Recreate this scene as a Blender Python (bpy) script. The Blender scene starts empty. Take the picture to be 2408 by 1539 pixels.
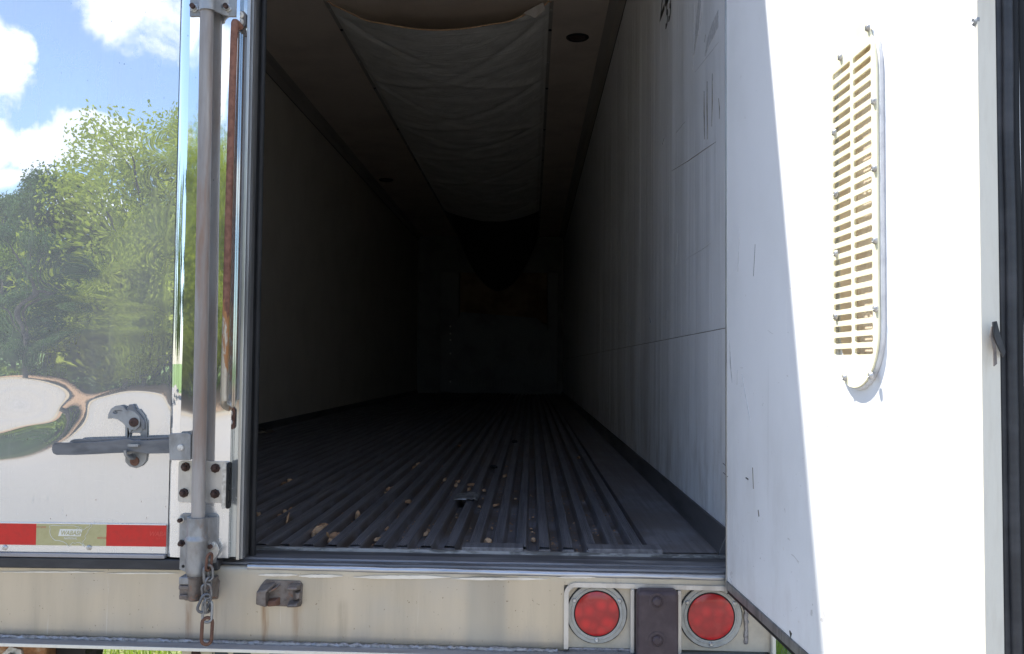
import bpy, math, random
import numpy as np
from mathutils import Vector, Matrix, noise
from mathutils.geometry import tessellate_polygon
R = math.radians
sc = bpy.context.scene
col = sc.collection

# ------------------------------------------------------------ camera
FOC, VW, VH = 2129.3, 2408.0, 1539.0            # focal length in the units of a 2408 x 1539 view
CAM = Vector((0.7034, -2.263, 0.480))
YAW, PIT, ROL = R(1.242), R(2.417), R(0.50)
_F = Vector((-math.sin(YAW)*math.cos(PIT), math.cos(YAW)*math.cos(PIT), math.sin(PIT)))
_R0 = Vector((math.cos(YAW), math.sin(YAW), 0)); _U0 = _R0.cross(_F)
_R = _R0*math.cos(ROL) + _U0*math.sin(ROL); _U = _U0*math.cos(ROL) - _R0*math.sin(ROL)
cam = bpy.data.objects.new('camera', bpy.data.cameras.new('camera')); col.objects.link(cam)
cam.matrix_world = Matrix(((_R.x, _U.x, -_F.x, CAM.x), (_R.y, _U.y, -_F.y, CAM.y), (_R.z, _U.z, -_F.z, CAM.z), (0, 0, 0, 1)))
cam.data.sensor_width = 36; cam.data.lens = FOC/VW*36; cam.data.clip_start = .05; cam.data.clip_end = 3000
sc.camera = cam
def hit(px, py, ax, val):
    d = _F*FOC + _R*(px-VW/2) - _U*(py-VH/2)
    t = (val-CAM[ax])/d[ax]
    return CAM + d*t
def at(px, py, Y): p = hit(px, py, 1, Y); return p.x, p.z
def topx(p):
    d = Vector(p)-CAM; z = d.dot(_F); return VW/2+FOC*d.dot(_R)/z, VH/2-FOC*d.dot(_U)/z

# ------------------------------------------------------------ light
SUNV = Vector((-.45, .246, 1)).normalized()
EL = math.asin(SUNV.z); AZ = math.atan2(SUNV.x, SUNV.y)
sun = bpy.data.objects.new('sun', bpy.data.lights.new('sun', 'SUN')); col.objects.link(sun)
sun.data.energy = 4.6; sun.data.angle = R(.53); sun.data.color = (1, .955, .89)
sun.rotation_euler = (-SUNV).to_track_quat('-Z', 'Y').to_euler()
sc.view_settings.view_transform = 'Standard'; sc.view_settings.look = 'None'
sc.view_settings.exposure = 1.16; sc.view_settings.gamma = 1
sc.cycles.use_denoising = True; sc.cycles.max_bounces = 10; sc.cycles.diffuse_bounces = 5; sc.cycles.glossy_bounces = 5
sc.cycles.sample_clamp_indirect = 6

class NT:
    """small node-tree writer"""
    def __init__(s, tree): s.t = tree; s.n = tree.nodes; s.l = tree.links
    def add(s, typ, **kw):
        n = s.n.new(typ)
        for k, v in kw.items():
            if k == 'inp':
                for a, b in v.items():
                    if isinstance(b, bpy.types.NodeSocket): s.l.new(b, n.inputs[a])
                    else: n.inputs[a].default_value = b
            else: setattr(n, k, v)
        return n
    def math(s, op, a, b=0.0, clamp=False):
        n = s.add('ShaderNodeMath', operation=op, use_clamp=clamp, inp={0: a, 1: b}); return n.outputs[0]
    def mix(s, f, a, b, typ='MIX'):
        n = s.add('ShaderNodeMix', data_type='RGBA', blend_type=typ)
        for i, v in ((0, f), (6, a), (7, b)):
            if isinstance(v, bpy.types.NodeSocket): s.l.new(v, n.inputs[i])
            elif i == 0: n.inputs[i].default_value = v
            else: n.inputs[i].default_value = (*v[:3], 1)
        return n.outputs[2]
    def ramp(s, f, a, b, smooth=True):
        n = s.add('ShaderNodeMapRange', interpolation_type='SMOOTHSTEP' if smooth else 'LINEAR', inp={0: f, 1: a, 2: b}); return n.outputs[0]
    def noise(s, vec, scale, detail=4, rough=.55, stretch=None, dist=0):
        if stretch:
            m = s.add('ShaderNodeMapping', inp={0: vec}); m.inputs['Scale'].default_value = stretch; vec = m.outputs[0]
        return s.add('ShaderNodeTexNoise', inp={'Vector': vec, 'Scale': scale, 'Detail': detail, 'Roughness': rough, 'Distortion': dist}).outputs[0]

world = bpy.data.worlds.new('World'); sc.world = world; world.use_nodes = True
def build_world():
    w = NT(world.node_tree); w.n.clear()
    sky = w.add('ShaderNodeTexSky', sky_type='NISHITA', sun_disc=False, sun_elevation=EL, sun_rotation=AZ)
    sky.air_density = 1.0; sky.dust_density = .6; sky.ozone_density = 1.2
    g = w.add('ShaderNodeTexCoord').outputs['Generated']
    sx = w.add('ShaderNodeSeparateXYZ', inp={0: g})
    ny = w.math('MAXIMUM', w.math('MULTIPLY', sx.outputs[1], -1), .02)
    u = w.math('DIVIDE', sx.outputs[0], ny); v = w.math('DIVIDE', sx.outputs[2], ny)
    n1 = w.noise(g, 9, 9, .6); n2 = w.noise(g, 2.2, 5, .55)
    back = w.ramp(sx.outputs[1], -.15, -.4)
    tot = None
    # cloud banks of that day, in the part of the sky behind the photographer: azimuth slope, height slope, half sizes
    for (u0, v0, a, b, soft) in ((-.45, .40, .115, .062, .6), (-.61, .345, .05, .062, .4), (-.492, .243, .085, .036, .3), (-.62, .25, .03, .03, .6),
                                 (-.49, .172, .045, .034, .3), (-.60, .205, .05, .012, .8), (-.30, .33, .08, .06, .7), (-.2, .2, .12, .05, .6), (.1, .33, .2, .07, .7), (.35, .2, .16, .06, .6), (-.85, .3, .14, .06, .7)):
        e = w.math('SQRT', w.math('ADD', w.math('POWER', w.math('DIVIDE', w.math('SUBTRACT', u, u0), a), 2), w.math('POWER', w.math('DIVIDE', w.math('SUBTRACT', v, v0), b), 2)))
        e = w.math('SUBTRACT', e, w.math('MULTIPLY', w.math('SUBTRACT', n1, .5), 4.0))
        m = w.ramp(e, 1.12, 1.12-soft)
        tot = m if tot is None else w.math('MAXIMUM', tot, m)
    tot = w.math('MULTIPLY', tot, back)
    elev = w.ramp(sx.outputs[2], .03, .25)
    gen = w.math('MULTIPLY', w.math('MULTIPLY', w.ramp(n2, .5, .62), elev), w.math('SUBTRACT', 1, back))
    mask = w.math('MAXIMUM', tot, gen)
    shade = w.ramp(w.noise(g, 3.5, 4, .5), .3, .75)
    cc = w.mix(shade, (5.2, 5.6, 6.4), (9.0, 8.9, 8.8))
    skyc = w.mix(1.0, sky.outputs[0], (.97, 1.0, 1.075), 'MULTIPLY')
    c = w.mix(w.math('MULTIPLY', mask, .93), skyc, cc)
    bg = w.add('ShaderNodeBackground', inp={0: c, 1: .145})
    w.l.new(bg.outputs[0], w.add('ShaderNodeOutputWorld').inputs[0])
build_world()

# ------------------------------------------------------------ materials
def new_mat(name):
    m = bpy.data.materials.new(name); m.use_nodes = True; t = NT(m.node_tree); t.n.clear()
    t.co = t.add('ShaderNodeTexCoord').outputs['Object']
    t.out = t.add('ShaderNodeOutputMaterial'); return m, t
def bsdf(t, **inp):
    b = t.add('ShaderNodeBsdfPrincipled')
    for k, v in inp.items():
        k = {'base': 'Base Color', 'rough': 'Roughness', 'metal': 'Metallic', 'normal': 'Normal', 'spec': 'Specular IOR Level', 'trans': 'Transmission Weight', 'coat': 'Coat Weight', 'sheen': 'Sheen Weight'}[k]
        if isinstance(v, bpy.types.NodeSocket): t.l.new(v, b.inputs[k])
        elif k == 'Base Color': b.inputs[k].default_value = (*v, 1)
        else: b.inputs[k].default_value = v
    t.l.new(b.outputs[0], t.out.inputs[0]); return b
def bump(t, h, dist, strength=1.0, normal=None):
    b = t.add('ShaderNodeBump', inp={'Height': h, 'Distance': dist, 'Strength': strength})
    if normal: t.l.new(normal, b.inputs['Normal'])
    return b.outputs[0]
def worn(name, base, dark, rough=.5, metal=0, scale=14, stretch=(1, 1, 1), lo=.42, hi=.68, bumpd=.0008, bscale=90, third=None, tlo=.58, thi=.7, tscale=35, rvar=.15, spec=.5):
    """base colour broken up by a darker tone, an optional third (rust, dirt), fine bump"""
    m, t = new_mat(name)
    n = t.noise(t.co, scale, 6, .6, stretch)
    c = t.mix(t.ramp(n, lo, hi), base, dark)
    fine = t.noise(t.co, bscale, 5, .6, stretch)
    c = t.mix(t.math('MULTIPLY', t.ramp(fine, .45, .75), .35), c, dark)
    r = t.math('ADD', rough-rvar/2, t.math('MULTIPLY', n, rvar))
    if third:
        k = t.ramp(t.noise(t.co, tscale, 6, .65, stretch, .3), tlo, thi); c = t.mix(k, c, third)
        r = t.math('MAXIMUM', r, t.math('MULTIPLY', k, .8)); mt = t.math('MULTIPLY', t.math('SUBTRACT', 1, k), metal)
    else: mt = metal
    bsdf(t, base=c, rough=r, metal=mt, normal=bump(t, fine, bumpd), spec=spec); return m

M = {}
M['galv'] = worn('galvanised_steel', (.33, .335, .34), (.22, .215, .21), .5, .55, 22, (1, 1, .6), third=(.20, .125, .08), tlo=.6, thi=.78, tscale=20)
M['chain'] = worn('chain_steel', (.22, .215, .21), (.13, .12, .115), .5, .55, 40, third=(.16, .09, .06), tlo=.55, thi=.75, tscale=60)
M['chute_end'] = worn('dark_chute_cloth', (.035, .036, .045), (.02, .02, .026), .6, 0, 6)
M['rod'] = worn('rod_steel', (.36, .335, .315), (.24, .21, .19), .55, .35, 16, (1, 1, .12), third=(.24, .155, .11), tlo=.48, thi=.74, tscale=18)
M['bar'] = None
M['rust'] = worn('rusted_steel', (.15, .075, .05), (.085, .04, .027), .8, .1, 40, third=(.30, .16, .09), tlo=.6, thi=.75, tscale=120)
M['rustdark'] = worn('dark_rusted_bolt', (.075, .04, .03), (.035, .022, .018), .7, .25, 120, third=(.14, .06, .035), tlo=.55, thi=.7, tscale=160)
M['cam'] = worn('cast_steel_browned', (.19, .165, .15), (.11, .09, .08), .55, .45, 40, third=(.2, .1, .06), tlo=.55, thi=.72, tscale=50)
M['zinc'] = worn('zinc_nut', (.55, .54, .52), (.35, .33, .3), .4, .7, 80)
M['handle'] = worn('handle_steel', (.17, .175, .19), (.11, .115, .125), .45, .5, 30, (.3, 1, 1), third=(.2, .17, .14), tlo=.62, thi=.75)
M['white_bolt'] = worn('white_bolt_cap', (.6, .58, .54), (.42, .38, .33), .5, .1, 150)
M['rubber'] = worn('black_rubber', (.014, .014, .015), (.024, .024, .026), .55, 0, 30, (1, 1, .2), bscale=60, spec=.25)
M['rubber_dusty'] = worn('dusty_rubber', (.022, .023, .027), (.05, .05, .055), .5, 0, 18, (.25, 1, 1))
M['rubber_block'] = worn('rubber_block', (.05, .033, .040), (.072, .052, .058), .55, 0, 30)  # plum tint of the lens flare is put into the black rubber's colour
M['alu'] = worn('bare_aluminium', (.46, .46, .45), (.24, .24, .24), .32, .9, 40, (1, 1, .06), bumpd=.0004)
M['alu_grey'] = worn('dull_aluminium', (.30, .30, .30), (.17, .17, .17), .45, .6, 40, (1, 1, .08), bumpd=.0004)
M['plate_steel'] = worn('brushed_plate', (.60, .575, .535), (.46, .43, .385), .42, .55, 20, (1, 1, .35), third=(.4, .32, .24), tlo=.66, thi=.85, tscale=9)
M['flange'] = worn('flange_steel', (.33, .32, .33), (.24, .23, .23), .5, .35, 16, (.2, 1, 1), third=(.27, .13, .07), tlo=.70, thi=.78, tscale=7)
M['bay_cream'] = worn('lamp_bay_cream', (.56, .50, .40), (.46, .41, .33), .5, .15, 14, third=(.33, .27, .2), tlo=.68, thi=.8, tscale=18)
M['lip'] = worn('bumper_lip_bright', (.5, .5, .51), (.26, .255, .25), .34, .85, 30, (.15, 1, 1), lo=.5, hi=.75)
M['lip_scrape'] = worn('scraped_metal', (.74, .70, .62), (.6, .55, .47), .4, .3, 80, (.2, 1, 1))
M['cream'] = worn('cream_trim', (.74, .69, .58), (.58, .52, .42), .5, 0, 12, (1, 1, .15), lo=.55, hi=.8)
M['sill'] = worn('sill_aluminium', (.22, .22, .235), (.11, .108, .115), .45, .45, 24, (.12, 1, 1), third=(.36, .35, .34), tlo=.58, thi=.72, tscale=30)
M['sill_worn'] = worn('worn_white_edge', (.30, .29, .28), (.10, .095, .09), .5, .3, 50, (.3, 1, 1), lo=.45, hi=.6)
M['sill_dark'] = worn('sill_dark', (.11, .106, .108), (.055, .052, .053), .5, .3, 24, (.12, 1, 1), third=(.2, .195, .19), tlo=.64, thi=.74, tscale=40)
M['lamp_ring'] = worn('grey_lamp_flange', (.42, .41, .37), (.33, .32, .29), .5, 0, 40)
M['weld'] = worn('weld_bead', (.34, .33, .34), (.2, .19, .19), .45, .6, 120)
M['tape_red'] = worn('tape_red', (.56, .016, .012), (.48, .02, .014), .35, 0, 60, bumpd=.0001)
M['tape_gold'] = worn('tape_pale', (.43, .39, .20), (.39, .35, .17), .35, 0, 60, bumpd=.0001)
M['tape_white'] = worn('tape_print_white', (.72, .71, .64), (.66, .64, .56), .4)
M['tape_redprint'] = worn('tape_print_red', (.5, .1, .06), (.45, .1, .06), .4)
M['tape_redlight'] = worn('tape_print_faint_red', (.62, .06, .045), (.58, .05, .035), .4)
M['plate_cream'] = worn('licence_plate_cream', (.55, .51, .36), (.45, .41, .28), .45)
M['plate_ink'] = worn('licence_plate_ink', (.012, .03, .034), (.02, .04, .042), .4)
M['ink'] = worn('marker_ink', (.018, .018, .018), (.03, .03, .03), .5)
M['wood'] = worn('wood_chip', (.46, .27, .15), (.24, .13, .07), .8, 0, 60)
M['wood_pale'] = worn('wood_chip_pale', (.56, .37, .22), (.36, .21, .12), .8, 0, 60)
M['bark'] = worn('bark', (.10, .085, .07), (.05, .042, .035), .9, 0, 6, (1, 1, .2))
M['label'] = worn('paper_label', (.5, .47, .45), (.36, .32, .3), .7)
M['dark_lens'] = worn('smoked_lens', (.09, .055, .045), (.06, .035, .03), .35)
M['chassis'] = worn('chassis_black', (.018, .016, .015), (.03, .022, .016), .7, 0, 12, third=(.07, .03, .015), tlo=.6, thi=.75)
M['rust_plate'] = worn('rusty_plate', (.36, .17, .07), (.15, .06, .025), .8, 0, 18, third=(.5, .42, .3), tlo=.5, thi=.65, tscale=12)
M['rust_panel'] = worn('front_rust_panel', (.2, .13, .08), (.10, .05, .028), .8, 0, 3)
M['bulk'] = worn('bulkhead_plastic', (.13, .13, .135), (.09, .09, .095), .6, 0, 3)
M['bulk_dark'] = worn('bulkhead_dark', (.12, .12, .12), (.08, .08, .08), .6, 0, 3)
M['outer'] = worn('outer_panel_white', (.7, .7, .7), (.6, .6, .58), .4, 0, 5)

def mat_mirror(name, film=.22, rough=.035, tint=(.80, .82, .83)):
    m, t = new_mat(name)
    streak = t.noise(t.co, 30, 6, .65, (1, 1, .06)); cloudy = t.noise(t.co, 2.6, 5, .6)
    sep = t.add('ShaderNodeSeparateXYZ', inp={0: t.co})
    low = t.ramp(sep.outputs[2], .36, .02)                     # worn, washed-out lower part of the door
    scr = t.noise(t.co, 90, 3, .6, (.09, 1, 1), 1.2); scr2 = t.noise(t.co, 70, 3, .6, (1, 1, .15), 2.5)
    sc_ = t.math('MULTIPLY', t.math('MAXIMUM', t.ramp(scr, .63, .7), t.ramp(scr2, .65, .72)), t.math('ADD', .06, t.math('MULTIPLY', low, .55)))
    f = t.math('ADD', film, t.math('MULTIPLY', t.ramp(cloudy, .35, .75), .10))
    f = t.math('ADD', f, t.math('MULTIPLY', t.ramp(streak, .5, .8), .08))
    f = t.math('ADD', f, t.math('MULTIPLY', low, .26)); f = t.math('ADD', f, t.math('MULTIPLY', sc_, .3), True)
    spots = t.add('ShaderNodeTexVoronoi', inp={'Vector': t.co, 'Scale': 62.0}); m2 = t.add('ShaderNodeMapping', inp={0: t.co}); m2.inputs['Scale'].default_value = (1, 1, .45); t.l.new(m2.outputs[0], spots.inputs['Vector'])
    sp = t.math('MULTIPLY', t.ramp(spots.outputs['Distance'], .10, .05), t.ramp(t.noise(t.co, 25, 2), .5, .62))
    r = t.math('ADD', rough, t.math('MULTIPLY', low, .17)); r = t.math('ADD', r, t.math('MULTIPLY', sc_, .3))
    wob = t.noise(t.co, 6, 1, .4); wob2 = t.noise(t.co, 40, 2, .5)
    h = t.math('ADD', t.math('MULTIPLY', wob, .0002), t.math('MULTIPLY', wob2, .000002))
    h = t.math('ADD', h, t.math('MULTIPLY', t.math('MULTIPLY', scr2, low), .00012))
    nm = bump(t, h, 1.0)
    met = t.add('ShaderNodeBsdfPrincipled', inp={'Base Color': (*tint, 1), 'Metallic': 1.0, 'Roughness': r, 'Normal': nm})
    dc = t.mix(sp, (.52, .51, .49), (.12, .09, .07))
    dif = t.add('ShaderNodeBsdfDiffuse', inp={0: dc})
    mx = t.add('ShaderNodeMixShader', inp={0: t.math('MAXIMUM', f, t.math('MULTIPLY', sp, .7)), 1: met.outputs[0], 2: dif.outputs[0]})
    t.l.new(mx.outputs[0], t.out.inputs[0]); return m
M['mirror'] = mat_mirror('polished_stainless', .30, .004)
M['frame_steel'] = mat_mirror('polished_frame', .12, .03)
M['bevel_steel'] = mat_mirror('polished_bevel', .04, .01)
M['strip_steel'] = mat_mirror('slot_strip_steel', .2, .06, (.55, .6, .6))

def mat_bar():
    m, t = new_mat('rusted_bar_worn_at_grip')
    n = t.noise(t.co, 45, 6, .65); z = t.add('ShaderNodeSeparateXYZ', inp={0: t.co}).outputs[2]
    c = t.mix(t.ramp(n, .4, .65), (.22, .10, .065), (.13, .055, .035))
    w = t.math('ADD', t.ramp(z, .95, .35), t.math('MULTIPLY', t.math('SUBTRACT', t.noise(t.co, 30, 6, .7, (1, 1, .3)), .5), 2.2))
    k = t.ramp(w, .72, .95); c = t.mix(k, c, (.42, .37, .30)); c = t.mix(t.math('MULTIPLY', t.ramp(w, .5, .75), t.math('SUBTRACT', 1, k)), c, (.36, .17, .06))
    bsdf(t, base=c, rough=t.math('SUBTRACT', .75, t.math('MULTIPLY', k, .4)), metal=t.math('MULTIPLY', k, .6), normal=bump(t, n, .0012)); return m
M['bar'] = mat_bar()
BBm = -.205
def mat_bumper():
    m, t = new_mat('bumper_stainless')
    v = t.noise(t.co, 9, 6, .6, (1, 1, .1)); b = t.noise(t.co, 3.0, 4, .55); f = t.noise(t.co, 200, 3, .6, (.1, 1, 1))
    sep = t.add('ShaderNodeSeparateXYZ', inp={0: t.co}); x = sep.outputs[0]; z = sep.outputs[2]
    c = t.mix(t.ramp(v, .35, .75), (.57, .495, .38), (.46, .40, .305))
    c = t.mix(t.math('MULTIPLY', t.ramp(b, .45, .7), .5), c, (.43, .42, .395))
    # rust runs below the two keepers and the chain
    for (x0, wd, col3, k) in ((-.135, .022, (.26, .17, .11), .75), (-.055, .03, (.21, .18, .15), .6), (.055, .016, (.28, .17, .09), .8), (.135, .02, (.33, .24, .16), .6), (.245, .02, (.36, .31, .24), .5)):
        d = t.math('ABSOLUTE', t.math('SUBTRACT', t.math('ADD', x, t.math('MULTIPLY', t.math('SUBTRACT', b, .5), .04)), x0))
        mk = t.math('MULTIPLY', t.ramp(d, wd, wd*.1), t.ramp(t.noise(t.co, 26, 6, .65, (1, 1, .09)), .42, .66))
        mk = t.math('MULTIPLY', mk, t.ramp(z, -.09, -.12)); c = t.mix(t.math('MULTIPLY', mk, min(1, k*1.25)), c, col3)
    dr = t.math('MULTIPLY', t.ramp(t.noise(t.co, 34, 6, .7, (1, 1, .05)), .56, .72), t.ramp(t.noise(t.co, 4, 3, .5, (1, 1, .4)), .4, .62)); c = t.mix(t.math('MULTIPLY', dr, .45), c, (.33, .29, .24))
    dr = t.math('MULTIPLY', t.ramp(t.noise(t.co, 60, 4, .7, (1, 1, .03)), .66, .72), .5); c = t.mix(dr, c, (.66, .64, .60))
    lowd = t.math('MULTIPLY', t.ramp(z, BBm+.06, BBm), t.ramp(t.noise(t.co, 14, 6, .65, (1, 1, .5)), .3, .65)); c = t.mix(t.math('MULTIPLY', lowd, .5), c, (.34, .32, .30))
    # grey dent patch near the lamps
    d = t.math('ABSOLUTE', t.math('SUBTRACT', x, .60)); mk = t.math('MULTIPLY', t.ramp(d, .06, .035), t.ramp(z, -.32, -.2))
    c = t.mix(t.math('MULTIPLY', mk, .45), c, (.34, .33, .30))
    sp = t.math('MULTIPLY', t.ramp(t.noise(t.co, 140, 2), .70, .76), .7); c = t.mix(sp, c, (.16, .11, .07))
    nm = bump(t, t.math('ADD', t.math('MULTIPLY', f, .00006), t.math('MULTIPLY', b, .003)), 1.0)
    bsdf(t, base=c, rough=t.math('ADD', .36, t.math('MULTIPLY', v, .2)), metal=.55, normal=nm); return m
M['bumper'] = mat_bumper()

def mat_wall(name, base, shade, vert=True, scuff=.5, wave=.006, low=0):
    m, t = new_mat(name)
    ax = (1, 1, .05) if vert else (1, .06, 1)
    s1 = t.noise(t.co, 2.6, 4, .5, (1, 1, .08) if vert else (1, .1, 1)); s2 = t.noise(t.co, 30, 5, .65, ax); blot = t.noise(t.co, 2.5, 6, .62); patch = t.noise(t.co, 1.1, 3, .5)
    c = t.mix(t.math('MULTIPLY', t.ramp(blot, .38, .72), .8), base, shade)
    k2 = t.math('MULTIPLY', t.math('MULTIPLY', t.ramp(s2, .56, .78), t.ramp(patch, .42, .68)), .30); c = t.mix(k2, c, tuple(a*.6 for a in shade))
    sp = t.math('MULTIPLY', t.ramp(t.noise(t.co, 55, 4, .7, (1, 1, .5)), .69, .77), scuff); c = t.mix(sp, c, (.2, .165, .125))
    sc_ = t.math('MULTIPLY', t.ramp(t.noise(t.co, 50, 2, .5, (1, .25, .06), 1.5), .70, .74), scuff*.5); c = t.mix(sc_, c, tuple(min(.9, a*1.25) for a in base))
    sc2 = t.math('MULTIPLY', t.math('MULTIPLY', t.ramp(t.noise(t.co, 34, 2, .5, (1, .35, 1), 2.2), .71, .735), t.ramp(patch, .45, .6)), scuff*.7); c = t.mix(sc2, c, (.3, .28, .26))
    if low:                                                    # grime rubbed in at pallet height
        z = t.add('ShaderNodeSeparateXYZ', inp={0: t.co}).outputs[2]
        g = t.math('MULTIPLY', t.ramp(z, .55, .0), t.ramp(t.noise(t.co, 9, 6, .68, (1, 1, .4)), .40, .70)); c = t.mix(t.math('MULTIPLY', g, low), c, (.36, .32, .28))
        g = t.math('MULTIPLY', t.ramp(z, .4, .0), t.ramp(t.noise(t.co, 22, 5, .7), .66, .74)); c = t.mix(t.math('MULTIPLY', g, low), c, (.42, .30, .18))
    hh = t.math('ADD', t.math('MULTIPLY', s1, wave), t.math('MULTIPLY', s2, .0004))
    bsdf(t, base=c, rough=.42, normal=bump(t, hh, 1.0), spec=.4); return m
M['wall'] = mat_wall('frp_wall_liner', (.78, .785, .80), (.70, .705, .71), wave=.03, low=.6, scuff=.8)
M['wall_left'] = mat_wall('frp_wall_liner_left_dim', (.52, .475, .405), (.44, .40, .34))  # same liner toned darker; the dim light inside is put into its colour
M['door_liner'] = mat_wall('door_liner', (.79, .80, .82), (.72, .73, .74), scuff=.6, wave=.003, low=.22)
M['ceil'] = mat_wall('ceiling_liner', (.70, .60, .50), (.54, .455, .38), False, .2, .008)
M['cove'] = worn('cove_strip', (.36, .33, .29), (.28, .25, .22), .55, 0, 10, (1, .05, 1))

def mat_floor():
    m, t = new_mat('aluminium_duct_floor')
    z = t.add('ShaderNodeSeparateXYZ', inp={0: t.co}).outputs[2]
    s = t.noise(t.co, 60, 5, .65, (1, .03, 1)); b = t.noise(t.co, 5, 5, .6); f = t.noise(t.co, 160, 4, .7, (1, .2, 1))
    c = t.mix(t.ramp(s, .35, .7), (.27, .265, .285), (.15, .147, .16))
    c = t.mix(t.math('MULTIPLY', t.ramp(f, .62, .74), .6), c, (.30, .30, .31))
    dirt = t.mix(t.ramp(b, .3, .7), (.12, .095, .08), (.075, .06, .054))
    k = t.ramp(z, -.003, -.014); c = t.mix(t.math('MULTIPLY', k, t.ramp(b, .75, .35)), c, dirt)
    k2 = t.math('MULTIPLY', t.ramp(t.noise(t.co, 26, 5, .65), .6, .72), .5); c = t.mix(k2, c, (.06, .05, .045))
    mt = t.math('SUBTRACT', .55, t.math('MULTIPLY', k, .4))
    bsdf(t, base=c, rough=t.math('ADD', .36, t.math('MULTIPLY', b, .25)), metal=mt, normal=bump(t, f, .0006)); return m
M['floor'] = mat_floor()
M['kick'] = worn('kick_plate', (.13, .125, .13), (.07, .068, .07), .45, .4, 20, (1, .1, 1), third=(.13, .12, .12), tlo=.62, thi=.75)

def mat_fabric():
    m, t = new_mat('air_chute_fabric')
    n = t.noise(t.co, 6, 6, .65); w = t.noise(t.co, 9, 5, .6, (.35, 1, 1), 1.0); f = t.noise(t.co, 300, 2)
    c = t.mix(t.ramp(n, .35, .7), (.78, .76, .70), (.66, .64, .58))
    bsdf(t, base=c, rough=.75, normal=bump(t, t.math('ADD', t.math('MULTIPLY', w, .012), t.math('MULTIPLY', f, .0003)), 1.0)); return m
M['fabric'] = mat_fabric()

def mat_lens():
    m, t = new_mat('red_lens')
    v = t.add('ShaderNodeTexVoronoi', inp={'Vector': t.co, 'Scale': 38.0}); n = t.noise(t.co, 40, 3)
    c = t.mix(t.ramp(v.outputs['Distance'], .1, .75), (.58, .012, .014), (.34, .006, .008))
    c = t.mix(t.math('MULTIPLY', t.ramp(n, .5, .7), .3), c, (.5, .04, .035))
    b = bsdf(t, base=c, rough=.28, coat=.4, normal=bump(t, v.outputs['Distance'], .001, .5)); return m
M['lens'] = mat_lens()
M['grille'] = worn('vent_plastic_cream', (.84, .80, .58), (.79, .74, .51), .45, 0, 20, bumpd=.0002)
M['vent_in'] = worn('vent_duct', (.78, .68, .54), (.64, .52, .38), .5, 0, 20)
M['vent_chrome'] = worn('vent_flap', (.55, .52, .45), (.35, .3, .22), .3, .6, 20)
M['caulk'] = worn('white_caulk', (.7, .7, .7), (.55, .55, .56), .5, 0, 30)
M['sliver'] = worn('scuff_dark', (.06, .055, .05), (.03, .028, .025), .7, 0, 200)
M['groove'] = worn('tan_gouge', (.20, .165, .12), (.06, .05, .04), .8, 0, 60)
M['grey_rub'] = worn('grey_rub', (.46, .46, .47), (.62, .62, .63), .6, 0, 60)
M['blue_rub'] = worn('blue_rub', (.28, .42, .58), (.4, .5, .6), .6)

def mat_gravel():
    m, t = new_mat('gravel')
    n = t.noise(t.co, 30, 6, .7); b = t.noise(t.co, .25, 4, .6); v = t.add('ShaderNodeTexVoronoi', inp={'Vector': t.co, 'Scale': 26.0})
    c = t.mix(t.ramp(n, .35, .68), (.31, .29, .265), (.22, .205, .19)); c = t.mix(t.ramp(b, .35, .7), c, (.30, .268, .225))
    c = t.mix(t.math('MULTIPLY', t.ramp(v.outputs['Distance'], .5, .8), .5), c, (.2, .18, .16))
    bsdf(t, base=c, rough=.9, normal=bump(t, n, .02)); return m
def mat_grass(name, a, b, c3):
    m, t = new_mat(name)
    n = t.noise(t.co, 1.2, 6, .65); f = t.noise(t.co, 26, 4, .6)
    c = t.mix(t.ramp(n, .35, .7), a, b); c = t.mix(t.math('MULTIPLY', t.ramp(f, .45, .7), .6), c, c3)
    bsdf(t, base=c, rough=.85, normal=bump(t, f, .05)); return m
M['gravel'] = mat_gravel()
M['turf'] = mat_grass('grass_ground', (.13, .20, .04), (.20, .25, .07), (.34, .28, .16))
M['meadow'] = mat_grass('grass_verge', (.11, .19, .035), (.17, .24, .06), (.08, .13, .025))
M['dirt'] = mat_grass('dirt_bank', (.34, .22, .14), (.27, .17, .10), (.2, .13, .08))
M['sandroad'] = mat_grass('sand_track', (.38, .31, .22), (.33, .27, .19), (.28, .23, .17))
def mat_leaf(name, a, b):
    m, t = new_mat(name)
    rnd = t.add('ShaderNodeAttribute', attribute_name='tone').outputs['Fac']
    c = t.mix(rnd, a, b)
    d = t.add('ShaderNodeBsdfDiffuse', inp={0: c}); tr = t.add('ShaderNodeBsdfTranslucent', inp={0: t.mix(1.0, c, (1.25, 1.3, .6), 'MULTIPLY')})
    mx = t.add('ShaderNodeMixShader', inp={0: .35, 1: d.outputs[0], 2: tr.outputs[0]}); t.l.new(mx.outputs[0], t.out.inputs[0]); return m
M['leaf_bright'] = mat_leaf('leaf_bright', (.22, .28, .035), (.38, .42, .08))
M['leaf_mid'] = mat_leaf('leaf_mid', (.13, .20, .04), (.23, .30, .06))
M['leaf_dark'] = mat_leaf('leaf_dark', (.06, .11, .045), (.11, .165, .07))
M['blade'] = mat_leaf('grass_blade', (.16, .27, .04), (.32, .36, .12))

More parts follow.
